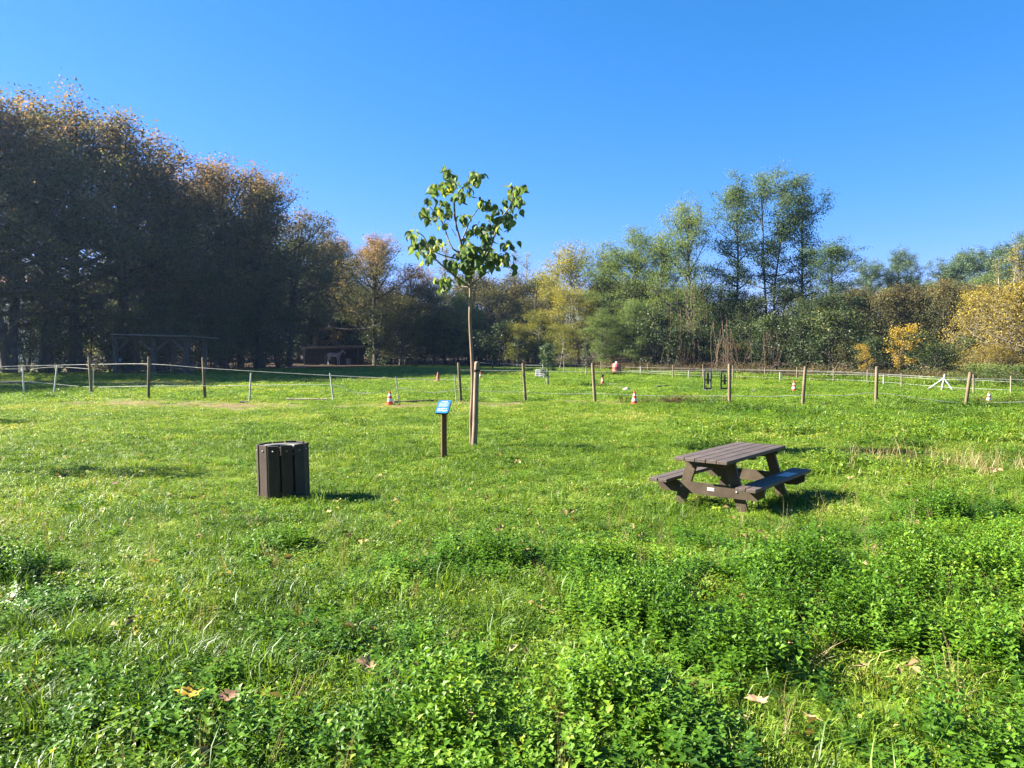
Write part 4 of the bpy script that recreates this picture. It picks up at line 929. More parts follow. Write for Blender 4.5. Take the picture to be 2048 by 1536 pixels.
# ------------------------------------------------------------------ picnic table
TC = Vector((2.90, 10.05)); TZ = .045; ang = math.radians(51.0)
tb = thing('picnic_table', 'dark brown recycled plastic picnic table with two attached benches', 'picnic table', (TC.x, TC.y, TZ), ang)
rt = random.Random(3); LN = 1.96; TH = .70; SH = .405
pw = .132
for k in range(5):
    MB().box((rt.uniform(-.006, .006), (k - 2) * (pw + .008), TH - .021), (LN, pw, .042), bev=.004).build('tabletop_plank', M['plank_top'], tb)
for s in (-1, 1):
    for k in range(2):
        MB().box((rt.uniform(-.006, .006), s * (.575 + (k - .5) * .128), SH - .021), (LN, .120, .042), bev=.004).build('bench_plank', M['plank_top'], tb)
for e in (-1, 1):
    x = e * .66
    # seat beam: chamfered ends, hung below the benches
    w = .70; zb, zt = SH - .185, SH - .043
    MB().prism([(-w + .10, zb), (w - .10, zb), (w, zb + .055), (w, zt), (-w, zt), (-w, zb + .055)], x + e * .028, x + e * .072, 'x').build('seat_beam', M['plank_frame'], tb)
    # cleat under the table top
    ct = .335
    MB().prism([(-ct + .07, TH - .135), (ct - .07, TH - .135), (ct, TH - .085), (ct, TH - .0435), (-ct, TH - .0435), (-ct, TH - .085)], x + e * .026, x + e * .068, 'x').build('top_cleat', M['plank_frame'], tb)
    for s in (-1, 1):
        y0, y1 = s * .235, s * .46; hw = .068
        MB().prism([(y1 - hw, -.06), (y1 + hw, -.06), (y0 + hw, TH - .0435), (y0 - hw, TH - .0435)][::1], x - .024, x + .024, 'x').build('leg', M['plank_frame'], tb)
        MB().prism([(y1 - .09, -.0), (y1 - .09, -.0), (y1 - .09, -.0)], 0, 0, 'x') if False else None
        ym = y0 + (y1 - y0) * (1 - (zb + zt) / 2 / TH)
        MB().lathe([(0, .010), (.009, .009), (.014, .004), (.015, 0)], 10).build('bolt', M['bolt'], tb, (x + e * .072, ym, (zb + zt) / 2 + .01), (0, e * math.pi / 2, 0))
# diagonal braces and the keel beam between the frames
MB().box((0, 0, TH - .0675), (.10, .60, .046), bev=.003).build('centre_cleat', M['plank_frame'], tb)
# maker's plate on the near beam
xp = -.66 - .0725
pl = MB().box((xp, -.03, SH - .105), (.003, .092, .038), bev=.001).build('plate', M['plaque'], tb)
gl = random.Random(2); yy = -.066
while yy < .004:
    w_ = gl.uniform(.004, .009); MB().box((xp - .0022, -(yy + w_ / 2) - .062, SH - .105), (.001, w_, gl.uniform(.008, .014))).build('letter', M['plaque_text'], pl); yy += w_ + .003
nt_ = MB().box((.33, -.60, SH + .0022), (.36, .15, .003), bev=.001).build('notice_plate', M['notice'], tb); nt_['label'] = 'pale grey notice sheet fixed on the right bench'

# ------------------------------------------------------------------ information sign
b = at(888, 918)
sg = thing('information_sign', 'small blue lectern sign with white text on a brown square post', 'sign', (b.x, b.y, b.z), math.radians(-13))
YS = b.y; S1 = YS / F
MB().box((0, 0, .42), (.098, .098, .94), rot=Matrix.Rotation(math.radians(27), 3, 'Z'), bev=.008).build('post', M['sign_wood'], sg)
tl = math.radians(42); R3 = Matrix.Rotation(tl, 3, 'X'); PC = Vector((-.002, -.02, .985)); PW, PHT = .245, .33
def plate(w, h, t, rad, n=5):
    pts = []
    for (cx, cy, a0) in ((w / 2 - rad, h / 2 - rad, 0), (-w / 2 + rad, h / 2 - rad, 90), (-w / 2 + rad, -h / 2 + rad, 180), (w / 2 - rad, -h / 2 + rad, 270)):
        for i in range(n): a = math.radians(a0 + 90 * i / (n - 1)); pts.append((cx + rad * math.cos(a), cy + rad * math.sin(a)))
    return MB().prism(pts[::-1], -t, 0, 'z')
bk = plate(PW, PHT, .035, .03).build('backing', M['black'], sg, PC, (tl, 0, 0))
pn = plate(PW, PHT, .004, .03).build('panel', M['sign_blue'], sg, PC + R3 @ Vector((0, 0, .0062)), (tl, 0, 0))
def row(y, w, h, m, nm='text_line', x=0.0):
    MB().box((x, y, .0018), (w, h, .0012)).build(nm, m, pn)
row(.128, .12, .020, M['sign_white'], 'title_line')
for i in range(9): row(.096 - i * .0125, .19 if i % 4 != 3 else .15, .0088, M['sign_pale'], x=0 if i % 4 != 3 else -.02)
for i, (y, ws) in enumerate(((-.048, (.05, .08, .03)), (-.066, (.06, .04)), (-.094, (.07, .05, .05)), (-.112, (.09, .07)))):
    x = -.095
    for w in ws: row(y, w, .010, M['sign_white'], x=x + w / 2); x += w + .012

# ------------------------------------------------------------------ young staked tree
b = at(943, 893); YT = b.y; KT = YT / F
yt = thing('young_tree', 'young tree with large drooping leaves on a slender bare trunk', 'tree', (b.x, b.y, b.z), 0)
gy_ = np.random.default_rng(12)
def zp(zx, zy, dy=0.0):   # pixel of the enlarged crown view to the tree's own space
    p = at_depth(760 + zx * 340 / 1536, 300 + zy * 340 / 1536, YT + dy); return np.array([p.x - b.x, p.y - b.y, p.z - b.z])
def px_(x, y, dy=0.0):
    p = at_depth(x, y, YT + dy); return np.array([p.x - b.x, p.y - b.y, p.z - b.z])
tr = np.array([px_(943, 896), px_(942, 840), px_(945, 780), px_(944, 720), px_(940, 640), zp(818, 1330), zp(812, 1180), zp(790, 1000), zp(735, 850)])
def smooth(P, n):
    P = np.asarray(P); t = np.linspace(0, len(P) - 1, n); i = np.clip(t.astype(int), 0, len(P) - 2); f = (t - i)[:, None]
    P0 = P[np.clip(i - 1, 0, len(P) - 1)]; P1 = P[i]; P2 = P[i + 1]; P3 = P[np.clip(i + 2, 0, len(P) - 1)]
    return .5 * (2 * P1 + (P2 - P0) * f + (2 * P0 - 5 * P1 + 4 * P2 - P3) * f ** 2 + (3 * P1 - P0 - 3 * P2 + P3) * f ** 3)
def limb(name, P, r0, r1, parent, n=14, sides=8, mat='bark_young'):
    Q = smooth(P, n); v, q = tube_np(Q, np.linspace(r0, r1, n), sides); me = mesh_np(name, v, q, True); me.materials.append(M[mat]); return obj(name, me, parent)
trunk = limb('trunk', tr, .041, .027, yt, 26, 10)
BRN = [([(735, 850, 0), (680, 640, .05), (668, 430, .1), (640, 300, .1), (600, 180, .1)], .030),
       ([(800, 1230, 0), (640, 1110, -.2), (480, 960, -.4), (400, 790, -.5), (330, 740, -.5)], .024),
       ([(700, 985, 0), (580, 955, -.1), (490, 915, -.3), (420, 850, -.4)], .018),
       ([(760, 930, 0), (650, 885, .2), (570, 670, .45), (510, 590, .5), (440, 500, .5)], .022),
       ([(735, 830, 0), (780, 720, .2), (820, 620, .3), (870, 555, .35), (920, 470, .4)], .018),
       ([(800, 1090, 0), (880, 1050, -.1), (990, 900, -.3), (1080, 640, -.4), (1180, 500, -.45), (1215, 320, -.45)], .028),
       ([(815, 1230, 0), (930, 1130, .2), (1080, 1040, .35), (1180, 960, .4)], .020),
       ([(800, 1240, 0), (690, 1220, .2), (640, 1170, .3), (560, 1150, .35)], .014),
       ([(668, 440, .1), (720, 370, .15), (790, 300, .2), (860, 210, .25)], .016),
       ([(820, 1400, 0), (770, 1350, .05), (700, 1305, .1)], .010),
       ([(880, 800, .1), (878, 700, .15), (900, 640, .15)], .010),
       ([(575, 680, .45), (600, 640, .4), (690, 780, .2)], .009)]
for (pts, r) in BRN: limb('branch', [zp(*p) for p in pts], r, .007, trunk, 14, 6, 'twig_green')
def leaf_mesh(seed):
    g = np.random.default_rng(seed); L = 1.0; nu, nv = 5, 6; V = []; bend = g.uniform(.5, 1.3); cup = g.uniform(.3, .9); tw = g.uniform(-.4, .4)
    prof = [.09, .34, .38, .31, .17, .0]
    for j in range(nv):
        t = j / (nv - 1); w = prof[j]; an = bend * t; y = math.sin(an) / max(bend, .01) * L; z = -(1 - math.cos(an)) / max(bend, .01) * L
        for i in range(nu):
            s = (i / (nu - 1) * 2 - 1); yo = -.12 * (abs(s) ** 2) if j == 0 else 0
            x = s * w + g.normal(0, .012); zz = z + cup * abs(s) * w + .05 * math.sin(5 * t + 3 * s) + tw * s * w * t
            V.append((x, y + yo + .35, zz - .12))
    Q = [(j * nu + i, j * nu + i + 1, (j + 1) * nu + i + 1, (j + 1) * nu + i) for j in range(nv - 1) for i in range(nu - 1)]
    o = len(V); V += [(-.012, 0, 0), (.012, 0, 0), (.012, .36, -.12), (-.012, .36, -.12)]; Q.append((o, o + 1, o + 2, o + 3))
    me = mesh_np('leaf', np.array(V), np.array(Q), True); fattr(me, 'tint', np.full(len(V), .42)); me.materials.append(M['lf_young']); return me
LM = [leaf_mesh(k) for k in range(8)]
CLU = [(610, 190, 42, 50, 8), (850, 240, 60, 60, 13), (680, 300, 55, 45, 7), (770, 400, 55, 45, 9), (500, 340, 45, 45, 7), (590, 330, 30, 50, 6), (450, 440, 25, 35, 4), (560, 510, 70, 55, 13), (400, 540, 35, 45, 6),
       (470, 610, 28, 35, 4), (760, 610, 35, 35, 5), (840, 715, 22, 28, 3), (925, 480, 50, 55, 12), (905, 715, 40, 50, 7), (545, 690, 8, 8, 1), (615, 665, 8, 8, 1), (1215, 340, 55, 45, 9), (1195, 460, 60, 55, 12), (1290, 400, 20, 70, 4),
       (1085, 585, 75, 50, 14), (1165, 670, 30, 45, 5), (1020, 690, 55, 55, 11), (990, 790, 45, 45, 8), (1160, 850, 45, 25, 5), (310, 750, 40, 45, 7), (360, 840, 65, 55, 13), (500, 830, 60, 45, 11), (430, 935, 45, 30, 6),
       (800, 890, 95, 50, 20), (750, 1000, 80, 60, 18), (860, 970, 55, 45, 11), (940, 910, 40, 45, 8), (1000, 960, 60, 70, 16), (1110, 960, 75, 50, 17), (1215, 1040, 12, 30, 3), (930, 1060, 35, 30, 5), (570, 1170, 60, 35, 12),
       (545, 1245, 18, 25, 3), (720, 1150, 12, 12, 2), (800, 1100, 30, 30, 6)]
crown = bpy.data.objects.new('crown', None); link(crown, yt); crown.empty_display_size = .2
rl_ = random.Random(8)
for (cx, cy, sx, sy, n) in CLU:
    for k in range(int(n * 1.7)):
        p = zp(rl_.gauss(cx, sx * .62), rl_.gauss(cy - 18, sy * .62), rl_.gauss(0, .28) + (cx - 780) * -.0003)
        o = obj('leaf', LM[rl_.randrange(8)], crown, tuple(p), (rl_.gauss(-1.2, .4), rl_.gauss(0, .45), rl_.random() * 6.283), rl_.uniform(.13, .215))
# stake and tie
b2 = at(951, 893); b2.y -= .10; p1 = at_depth(954, 723, b2.y)
st = thing('tree_stake', 'weathered round wooden stake leaning against the young tree', 'stake', tuple(b2), 0)
v0 = Vector((-.03, 0, -.1)); v1 = Vector((p1.x - b2.x, 0, p1.z - b2.z))
mb = MB().tube([v0, v0.lerp(v1, .3) + Vector((.01, 0, 0)), v0.lerp(v1, .65), v1 - Vector((0, 0, .05))], [.062, .060, .056, .054], 12, caps=False)
mb.tube([v1 - Vector((0, 0, .05)), v1 - Vector((0, 0, .012)), v1], [.054, .048, .030], 12); mb.build('post', M['stake_wood'], st)
tz = at_depth(948, 741, b2.y).z - b2.z
MB().lathe([(.070, -.02), (.074, 0), (.070, .02)], 16).build('tie', M['black'], st, (v0.lerp(v1, (tz + .1) / (v1.z + .1)).x, 0, tz))
# two more saplings of the row stand out of the picture on the left and throw their shade into it
for (x, y) in ((-12.4, 13.6), (-20.6, 22.3)):
    c = thing('young_tree', 'young planted tree standing left of the picture, only its shade in view', 'tree', (x, y, gzf(x, y)), 1.2, 'saplings beyond the left edge')
    for ch in list(yt.children):
        k = ch.copy(); COL.objects.link(k); k.parent = c
        for gch in ch.children: q = gch.copy(); COL.objects.link(q); q.parent = k
    c.scale = (.45, .45, .85)

# ------------------------------------------------------------------ fences
def fence(name, label, posts, tapes, group=None):
    """posts: (kind, x_top, y_top, x_base, y_base); tapes: lists of (px, py, depth)"""
    p0 = at(posts[0][3], posts[0][4]); f = thing(name, label, 'fence', (p0.x, p0.y, p0.z), 0, group); O = Vector((p0.x, p0.y, p0.z))
    rf = random.Random(len(posts))
    for (kind, xt, yt_, xb, yb) in posts:
        a = at(xb, yb); tp = at_depth(xt, yt_, a.y + rf.uniform(-.05, .05)); low = a - (tp - a).normalized() * .12
        if kind == 'wood':
            m = MB(); r = .062; q = [low - O, a.lerp(tp, .4) - O, a.lerp(tp, .97) - O, tp - O]; m.tube(q, [r, r * .97, r * .93, r * .72], 10); m.build('post', M['post_wood'], f)
        elif kind == 'greywood':
            m = MB(); m.tube([low - O, a.lerp(tp, .5) - O, tp - O], [.05, .048, .045], 8); m.build('post', M['grey_wood'], f)
        elif kind == 'pale':
            m = MB(); m.tube([low - O, a.lerp(tp, .5) - O, tp - O], [.040, .038, .036], 6); m.build('post', M['stake_wood'], f)
        else:
            r = .034 if kind == 'white' else .02
            s = MB().tube([low - O, a.lerp(tp, .5) - O, tp - O], [r, r * .95, r * .9], 6).build('plastic_post', M['white_plastic' if kind == 'white' else 'grey_plastic'], f)
    for T in tapes:
        P = [at_depth(x, y, Y) - O for (x, y, Y) in T]; Q = [tuple(v) for v in smooth([tuple(p) for p in P], len(P) * 5)] if len(P) > 2 else P
        MB().tube(Q, .009 if T[0][2] < 45 else .006, 4).build('tape', M['tape'], f)
    return f
fence('paddock_fence', 'near paddock fence of round wooden posts with white tape',
      [('wood', 178, 713, 183, 788), ('wood', 298, 713, 297, 797), ('wood', 406, 714, 410, 799), ('wood', 917, 725, 922, 803), ('wood', 1046, 726, 1051, 802),
       ('wood', 1185, 726, 1190, 804), ('wood', 1459, 728, 1459, 808), ('wood', 1611, 733, 1605, 810), ('wood', 1754, 733, 1752, 810), ('wood', 1941, 744, 1931, 814),
       ('white', 45, 730, 48, 786), ('white', 114, 731, 108, 786), ('thin', 187, 737, 187, 786), ('white', 502, 746, 499, 804), ('white', 660, 746, 667, 801), ('thin', 791, 753, 799, 810), ('thin', 909, 750, 913, 807)],
      [[(-60, 735, 36), (45, 732, 35.5), (180, 729, 34.5), (297, 728, 31.6), (406, 736, 31), (500, 742, 30.6), (660, 751, 30.3), (795, 757, 29.8), (920, 760, 30)],
       [(-60, 737, 36), (45, 738, 35.5), (113, 734, 35.2), (180, 738, 34.5)],
       [(-60, 764, 36), (45, 763, 35.5), (109, 768, 35.2), (182, 774, 34.5), (297, 772, 31.6), (409, 772, 31), (500, 771, 30.6), (664, 770, 30.3), (710, 785, 30.2), (750, 786, 30), (795, 776, 29.8), (860, 785, 29.9), (918, 779, 30)],
       [(918, 740, 30), (1048, 742, 30.1), (1187, 744, 29.9), (1320, 742, 29.6), (1459, 740, 29.0), (1609, 743, 28.4), (1753, 749, 28.4), (1938, 757, 27.6), (2100, 760, 27)],
       [(920, 777, 30), (1000, 784, 30), (1050, 784, 30.1), (1120, 788, 30), (1189, 787, 29.9), (1320, 792, 29.6), (1459, 792, 29.0), (1540, 793, 28.7), (1607, 790, 28.4), (1680, 791, 28.4), (1753, 786, 28.4), (1850, 798, 28), (1935, 806, 27.6), (2100, 802, 27)]])
RP = [(1086, 728, 1086, 750), (1128, 722, 1128, 746), (1202, 722, 1202, 747), (1242, 731, 1242, 750), (1281, 733, 1281, 752), (1295, 727, 1295, 750), (1346, 730, 1346, 757), (1377, 740, 1377, 757), (1406, 729, 1406, 757),
      (1466, 731, 1466, 760), (1530, 735, 1530, 759), (1560, 744, 1560, 762), (1594, 734, 1594, 761), (1667, 738, 1667, 765), (1735, 740, 1735, 768), (1767, 750, 1767, 771), (1803, 747, 1803, 776), (1947, 749, 1947, 787), (2022, 752, 2022, 791)]
RPOS = [('white' if i in (0, 3, 4, 7, 11, 15) else 'pale', *p) for i, p in enumerate(RP)]
def dep(px): return float(np.interp(px, [p[2] for p in RP], [at(p[2], p[3]).y for p in RP]))
def tline(pts): return [(x, y, dep(x)) for (x, y) in pts]
fence('paddock_fence', 'far fence of pale thin posts and white tapes at the right woodland edge', RPOS,
      [tline([(1000, 727), (1086, 730), (1128, 728), (1202, 732), (1281, 735), (1406, 737), (1530, 740), (1667, 743), (1803, 750), (1888, 755), (1947, 757), (2022, 759), (2100, 762)]),
       tline([(1000, 733), (1086, 736), (1202, 738), (1242, 741), (1346, 744), (1466, 746), (1594, 748), (1735, 750), (1803, 754), (1888, 759), (1947, 760), (2022, 764), (2100, 767)]),
       tline([(1202, 743), (1281, 745), (1377, 750), (1466, 752), (1560, 756), (1667, 759), (1767, 764), (1888, 774), (1947, 777), (2022, 780), (2100, 784)])])
fence('paddock_fence', 'dark fence of thin posts under the left wood, in shade',
      [('greywood', 86, 702, 86, 727), ('white', 127, 706, 131, 724), ('white', 237, 709, 235, 722), ('greywood', 330, 704, 330, 726), ('greywood', 393, 704, 393, 728), ('greywood', 437, 700, 437, 724), ('pale', 475, 703, 475, 724), ('greywood', 519, 702, 519, 724),
       ('pale', 552, 703, 552, 727), ('white', 581, 711, 581, 720), ('pale', 755, 713, 755, 728), ('pale', 787, 711, 787, 729), ('greywood', 866, 716, 866, 733), ('greywood', 911, 714, 911, 733), ('greywood', 985, 722, 985, 740)],
      [[(20, 706, 95), (127, 706, 100), (237, 704, 104), (330, 706, 100), (437, 705, 98), (552, 705, 96)], [(40, 714, 100), (237, 711, 104), (437, 712, 98), (552, 712, 96)], [(735, 713, 93), (787, 712, 92), (866, 720, 88), (911, 717, 85), (985, 728, 75), (1086, 731, 60)]])
# white braced corner post
b = at(1886, 781); bp_ = thing('fence_brace', 'white wooden corner post with two slanting struts', 'fence brace', tuple(b), 0)
def w3(x, y, dy=0): p = at_depth(x, y, b.y + dy); return p - b
MB().tube([w3(1883, 782), w3(1890, 748)], [.05, .045], 8).build('post', M['white_plastic'], bp_)
MB().tube([w3(1855, 779, .3), w3(1887, 757)], [.035, .035], 6).build('strut', M['white_plastic'], bp_)
MB().tube([w3(1907, 782, -.3), w3(1888, 756)], [.045, .04], 6).build('strut', M['white_plastic'], bp_)

# ------------------------------------------------------------------ cones
def cone_profile(h): return lambda f0, f1: [(h * .235 * (1 - f) + h * .06 * f, .03 + (h - .03) * f) for f in np.linspace(f0, f1, 3)]
def cone(px, py, top, label, faded=False, cap=False, tilt=0):
    b = at(px, py); h = at_depth(px, top, b.y).z - b.z; o = thing('traffic_cone', label, 'traffic cone', tuple(b), .4, 'riding cones in the paddock'); o.rotation_euler = (0, tilt, .4)
    pr = cone_profile(h); red = M['cone_faded' if faded else 'cone_red']
    MB().box((0, 0, .02), (h * .62, h * .62, .04), bev=.012).build('base', red, o)
    bands = [(0, .22, 0), (.22, .46, 1), (.46, .62, 0), (.62, .80, 1), (.80, 1, 0)] if not faded else [(0, .35, 0), (.35, .60, 1), (.60, 1, 0)]
    if faded == 2: bands = [(0, 1, 0)]
    for (a, c, k) in bands: MB().lathe(pr(a, c), 18).build('band', M['cone_white'] if k else red, o)
    MB().lathe([(h * .06, h), (0.0, h)], 18).build('tip', red, o)
    if cap: MB().lathe([(0, .14), (.06, .13), (.085, .05), (.08, -.02)], 12).build('cap', M['black'], o, (0, 0, h - .03))
cone(780, 810, 782, 'orange and white striped cone left of the blue sign')
cone(1269, 809, 782, 'orange and white striped cone beside the brown tuft')
cone(1588, 783, 762, 'striped cone in the far right of the paddock')
cone(1977, 807, 783, 'leaning striped cone in tall weeds by the last post', tilt=.06)
cone(1205, 769, 752, 'faded cone with a dark cap on its tip', 1, True)
cone(876, 762, 744, 'plain dull red cone at the edge of the tree shade', 2)
cone(961, 757, 744, 'small red cone showing just right of the stake', 1)

# ------------------------------------------------------------------ barrel, crate, wooden stands, poles, stones
b = at(1233, 750); o = thing('barrel', 'faded red plastic barrel standing at the far fence', 'barrel', tuple(b), 0)
MB().lathe([(0, 0), (.28, 0), (.31, .05), (.32, .3), (.335, .32), (.32, .34), (.32, .60), (.335, .62), (.32, .64), (.31, .86), (.27, .9), (0, .9)], 20).build('drum', M['barrel'], o)
MB().lathe([(.13, .9), (.12, 1.0), (.07, 1.06), (0, 1.08)], 12).build('cap', M['grey_plastic'], o)
b = at(1079, 756); o = thing('crate', 'white slotted plastic crate tipped on its side beside the small pine', 'crate', tuple(b), math.radians(-12))
W, Hh = .62, .62; tilt_ = math.radians(24)
fr = bpy.data.objects.new('grid_face', None)
def cr(c, d, nm='bar'):
    R = Matrix.Rotation(-tilt_, 3, 'X'); return MB().box(R @ Vector(c), d, rot=R, bev=.004).build(nm, M['white_plastic'], o)
for k in range(5): cr((0, 0, .03 + k * (Hh - .06) / 4), (W, .03, .075 if k not in (0, 4) else .06))
for k in range(3): cr((-W / 2 + .03 + k * (W - .06) / 2, .0, Hh / 2), (.075, .026, Hh), 'upright')
cr((W / 2 + .013, .22, Hh / 2), (.022, .42, Hh), 'side'); cr((-W / 2 - .013, .22, Hh / 2), (.022, .42, Hh), 'side'); cr((0, .22, Hh + .013), (W, .42, .022), 'side')
cr((0, .20, Hh / 2), (W - .02, .02, Hh - .02), 'back').data.materials[0] = M['board']

def stand(px, py, top, label, lean):
    b = at(px, py); h = at_depth(px, top, b.y).z - b.z; o = thing('jump_stand', label, 'jump stand', tuple(b), lean, 'wooden jump stands')
    w = .32
    for s in (-1, 1): MB().box((s * w / 2, 0, h / 2), (.075, .07, h), bev=.006).build('upright', M['grey_wood'], o)
    for z in (.10, h * .48, h - .06): MB().box((0, 0, z), (w - .078, .06, .075), bev=.004).build('rung', M['grey_wood'], o)
    for s in (-1, 1): MB().box((s * w / 2, 0, .035), (.072, .62, .07), bev=.006).build('foot', M['grey_wood'], o)
    MB().box((0, -.055, h * .55), (.11, .035, h * .5), bev=.004).build('cup_rail', M['grey_wood'], o)
stand(1415, 781, 737, 'weathered wooden jump stand left of the fence post', .1)
stand(1449, 781, 741, 'weathered wooden jump stand touching the fence post in view', -.2)
def pole(x0, y0, x1, y1, r, mat, label, sink=.3):
    a = at(x0, y0); c = at(x1, y1); o = thing('ground_pole', label, 'pole', tuple(a), 0); d = c - a
    MB().tube([Vector((0, 0, r * (1 - sink))), d * .5 + Vector((0, 0, r * (1 - sink))), d + Vector((0, 0, r * (1 - sink)))], [r, r * .97, r * .93], 10).build('shaft', M[mat], o)
pole(573, 801, 655, 801, .055, 'stake_wood', 'pale round pole lying in the dirt before the fence')
pole(786, 807, 876, 803, .055, 'post_wood', 'brown pole lying right of the striped cone behind the sign')
pole(1313, 775, 1336, 773, .06, 'grey_wood', 'dark pole lying in the middle of the paddock')
pole(1231, 777, 1250, 777, .05, 'grey_wood', 'dark pole lying beside the grey stone')
pole(1210, 769, 1245, 770, .04, 'grey_wood', 'dark pole lying beside the capped cone')
pole(480, 806, 496, 806, .05, 'grey_wood', 'short dark log at the foot of a white post')
pole(570, 735, 612, 736, .05, 'white_plastic', 'white pole lying in shade before the horse shelter')
def stone(px, py, s, label, seed, mat='stone'):
    b = at(px, py); g = np.random.default_rng(seed); m = MB(); n = 9; vs = []
    prof = [(.0, .75), (.55, .68), (.95, .35), (1.0, .08), (.8, -.1)]
    mm = MB().lathe([(r, z) for r, z in prof], n); mm.v = [tuple(np.array(v) * s * (1 + .18 * g.normal(size=3))) for v in mm.v]
    o = mm.build('stone', M[mat], None, tuple(b)); tag(o, label, 'stone')
stone(1253, 781, .20, 'pale grey stone lying in the paddock', 1)
stone(1509, 783, .14, 'small dark stone in the right of the paddock', 2, 'grey_wood')
stone(730, 789, .13, 'small dark clod in the grass near a white post', 3, 'grey_wood')

# ------------------------------------------------------------------ timber shelter on the left
b = at(305, 748); sh = thing('timber_shelter', 'open timber shelter with knee braces and thin flat roof, in shade', 'shelter', tuple(b), 0); YB = b.y
def s3(px, py, dy=0): p = at_depth(px, py, YB + dy); return p - b
def beam(a, c, w, d, name, mat='grey_wood', parent=sh):
    dv = c - a; q = dv.to_track_quat('X', 'Z').to_matrix(); return MB().box((a + c) / 2, (dv.length, w, d), rot=q, bev=.01).build(name, M[mat], parent)
for dy in (0, 3.6):
    for px in (231, 308, 373): beam(s3(px, 752, 0) + Vector((0, dy, -.2)), s3(px, 676, 0) + Vector((0, dy, 0)), .32, .32, 'post')
    beam(s3(222, 674.5, 0) + Vector((0, dy, 0)), s3(384, 677.5, 0) + Vector((0, dy, 0)), .22, .28, 'beam')
for (x0, x1) in ((231, 258), (308, 278), (308, 338), (373, 345)):
    beam(s3(x0, 705), s3(x1, 680), .14, .20, 'brace')
for k in range(9):
    x = 228 + k * 18.5; beam(s3(x, 671.5 + k * .45, -.6), s3(x, 671.5 + k * .45, 0) + Vector((0, 4.2, -.1)), .07, .12, 'rafter')
ro = s3(221, 668.5, -.8); r2 = s3(389, 672.5, -.8)
for k in range(8):
    f0, f1 = k / 8, (k + 1) / 8; a = ro.lerp(r2, (f0 + f1) / 2); w = (r2 - ro).length / 8 - .015
    MB().box(a + Vector((0, 2.5, -.05 + .004 * (k % 2))), (w, 5.2, .045), rot=Matrix.Rotation(math.radians(-1.5), 3, 'X')).build('roof_sheet', M['roof_sheet'], sh)
for k in range(4): beam(s3(248, 733 + k * 5.5, .15), s3(340, 734 + k * 5.5, .15), .03, .17, 'board', 'board')
for k in range(4): beam(s3(346, 728 + k * 6, .5), s3(392, 730 + k * 6, .9), .03, .20, 'board', 'grey_wood')
b3 = at(338, 742); o = thing('bucket', 'blue bucket hanging at the timber shelter', 'bucket', (b3.x, YB + .9, at_depth(338, 724, YB + .9).z), 0)
MB().lathe([(0, 0), (.12, 0), (.16, .3), (.165, .31), (.15, .30)], 14).build('pail', M['bucket_blue'], o)

# ------------------------------------------------------------------ horse shelter and horse
b = at(670, 730); hsr = thing('horse_shelter', 'low dark board shelter with pale roof edge, grey horse inside', 'shelter', tuple(b), 0); YB = b.y
def h3(px, py, dy=0): p = at_depth(px, py, YB + dy); return p - b
for px in (609, 650, 716): beam(h3(px, 731), h3(px, 696), .14, .14, 'post', 'grey_wood', hsr)
nb = 13
for k in range(nb): beam(h3(606, 728 - k * 2.6, 3.6), h3(718, 728 - k * 2.6, 3.6), .03, .155, 'board', 'board', hsr)
for k in range(nb): beam(h3(610, 728.5 - k * 2.6, .05), h3(640, 728.5 - k * 2.6, .05), .03, .155, 'board', 'board', hsr)
for k in range(nb): beam(h3(717, 728 - k * 2.6, .1), h3(717, 728 - k * 2.6, .1) + Vector((0, 3.4, 0)), .03, .155, 'board', 'board', hsr)
ra_ = h3(604, 695.5, -.5); rb_ = h3(728, 692.5, -.5)
for k in range(8):
    a = ra_.lerp(rb_, (k + .5) / 8); w = (rb_ - ra_).length / 8 - .02
    MB().box(a + Vector((0, 2.3, .02 + .006 * (k % 2))), (w, 4.9, .05), rot=Matrix.Rotation(math.radians(-2), 3, 'X')).build('roof_sheet', M['roof_sheet'], hsr)
beam(h3(604, 697.2, -.45), h3(728, 694.6, -.45), .05, .10, 'fascia', 'stake_wood', hsr)
bb = h3(697, 729, .8) + b; o = thing('water_butt', 'pale grey tub standing by the horse muzzle in the shelter', 'tub', (bb.x, bb.y, gzf(bb.x, bb.y)), 0)
MB().lathe([(0, 0), (.26, 0), (.30, .75), (.32, .77), (.28, .76), (.24, .1)], 16).build('tub', M['white_plastic'], o)

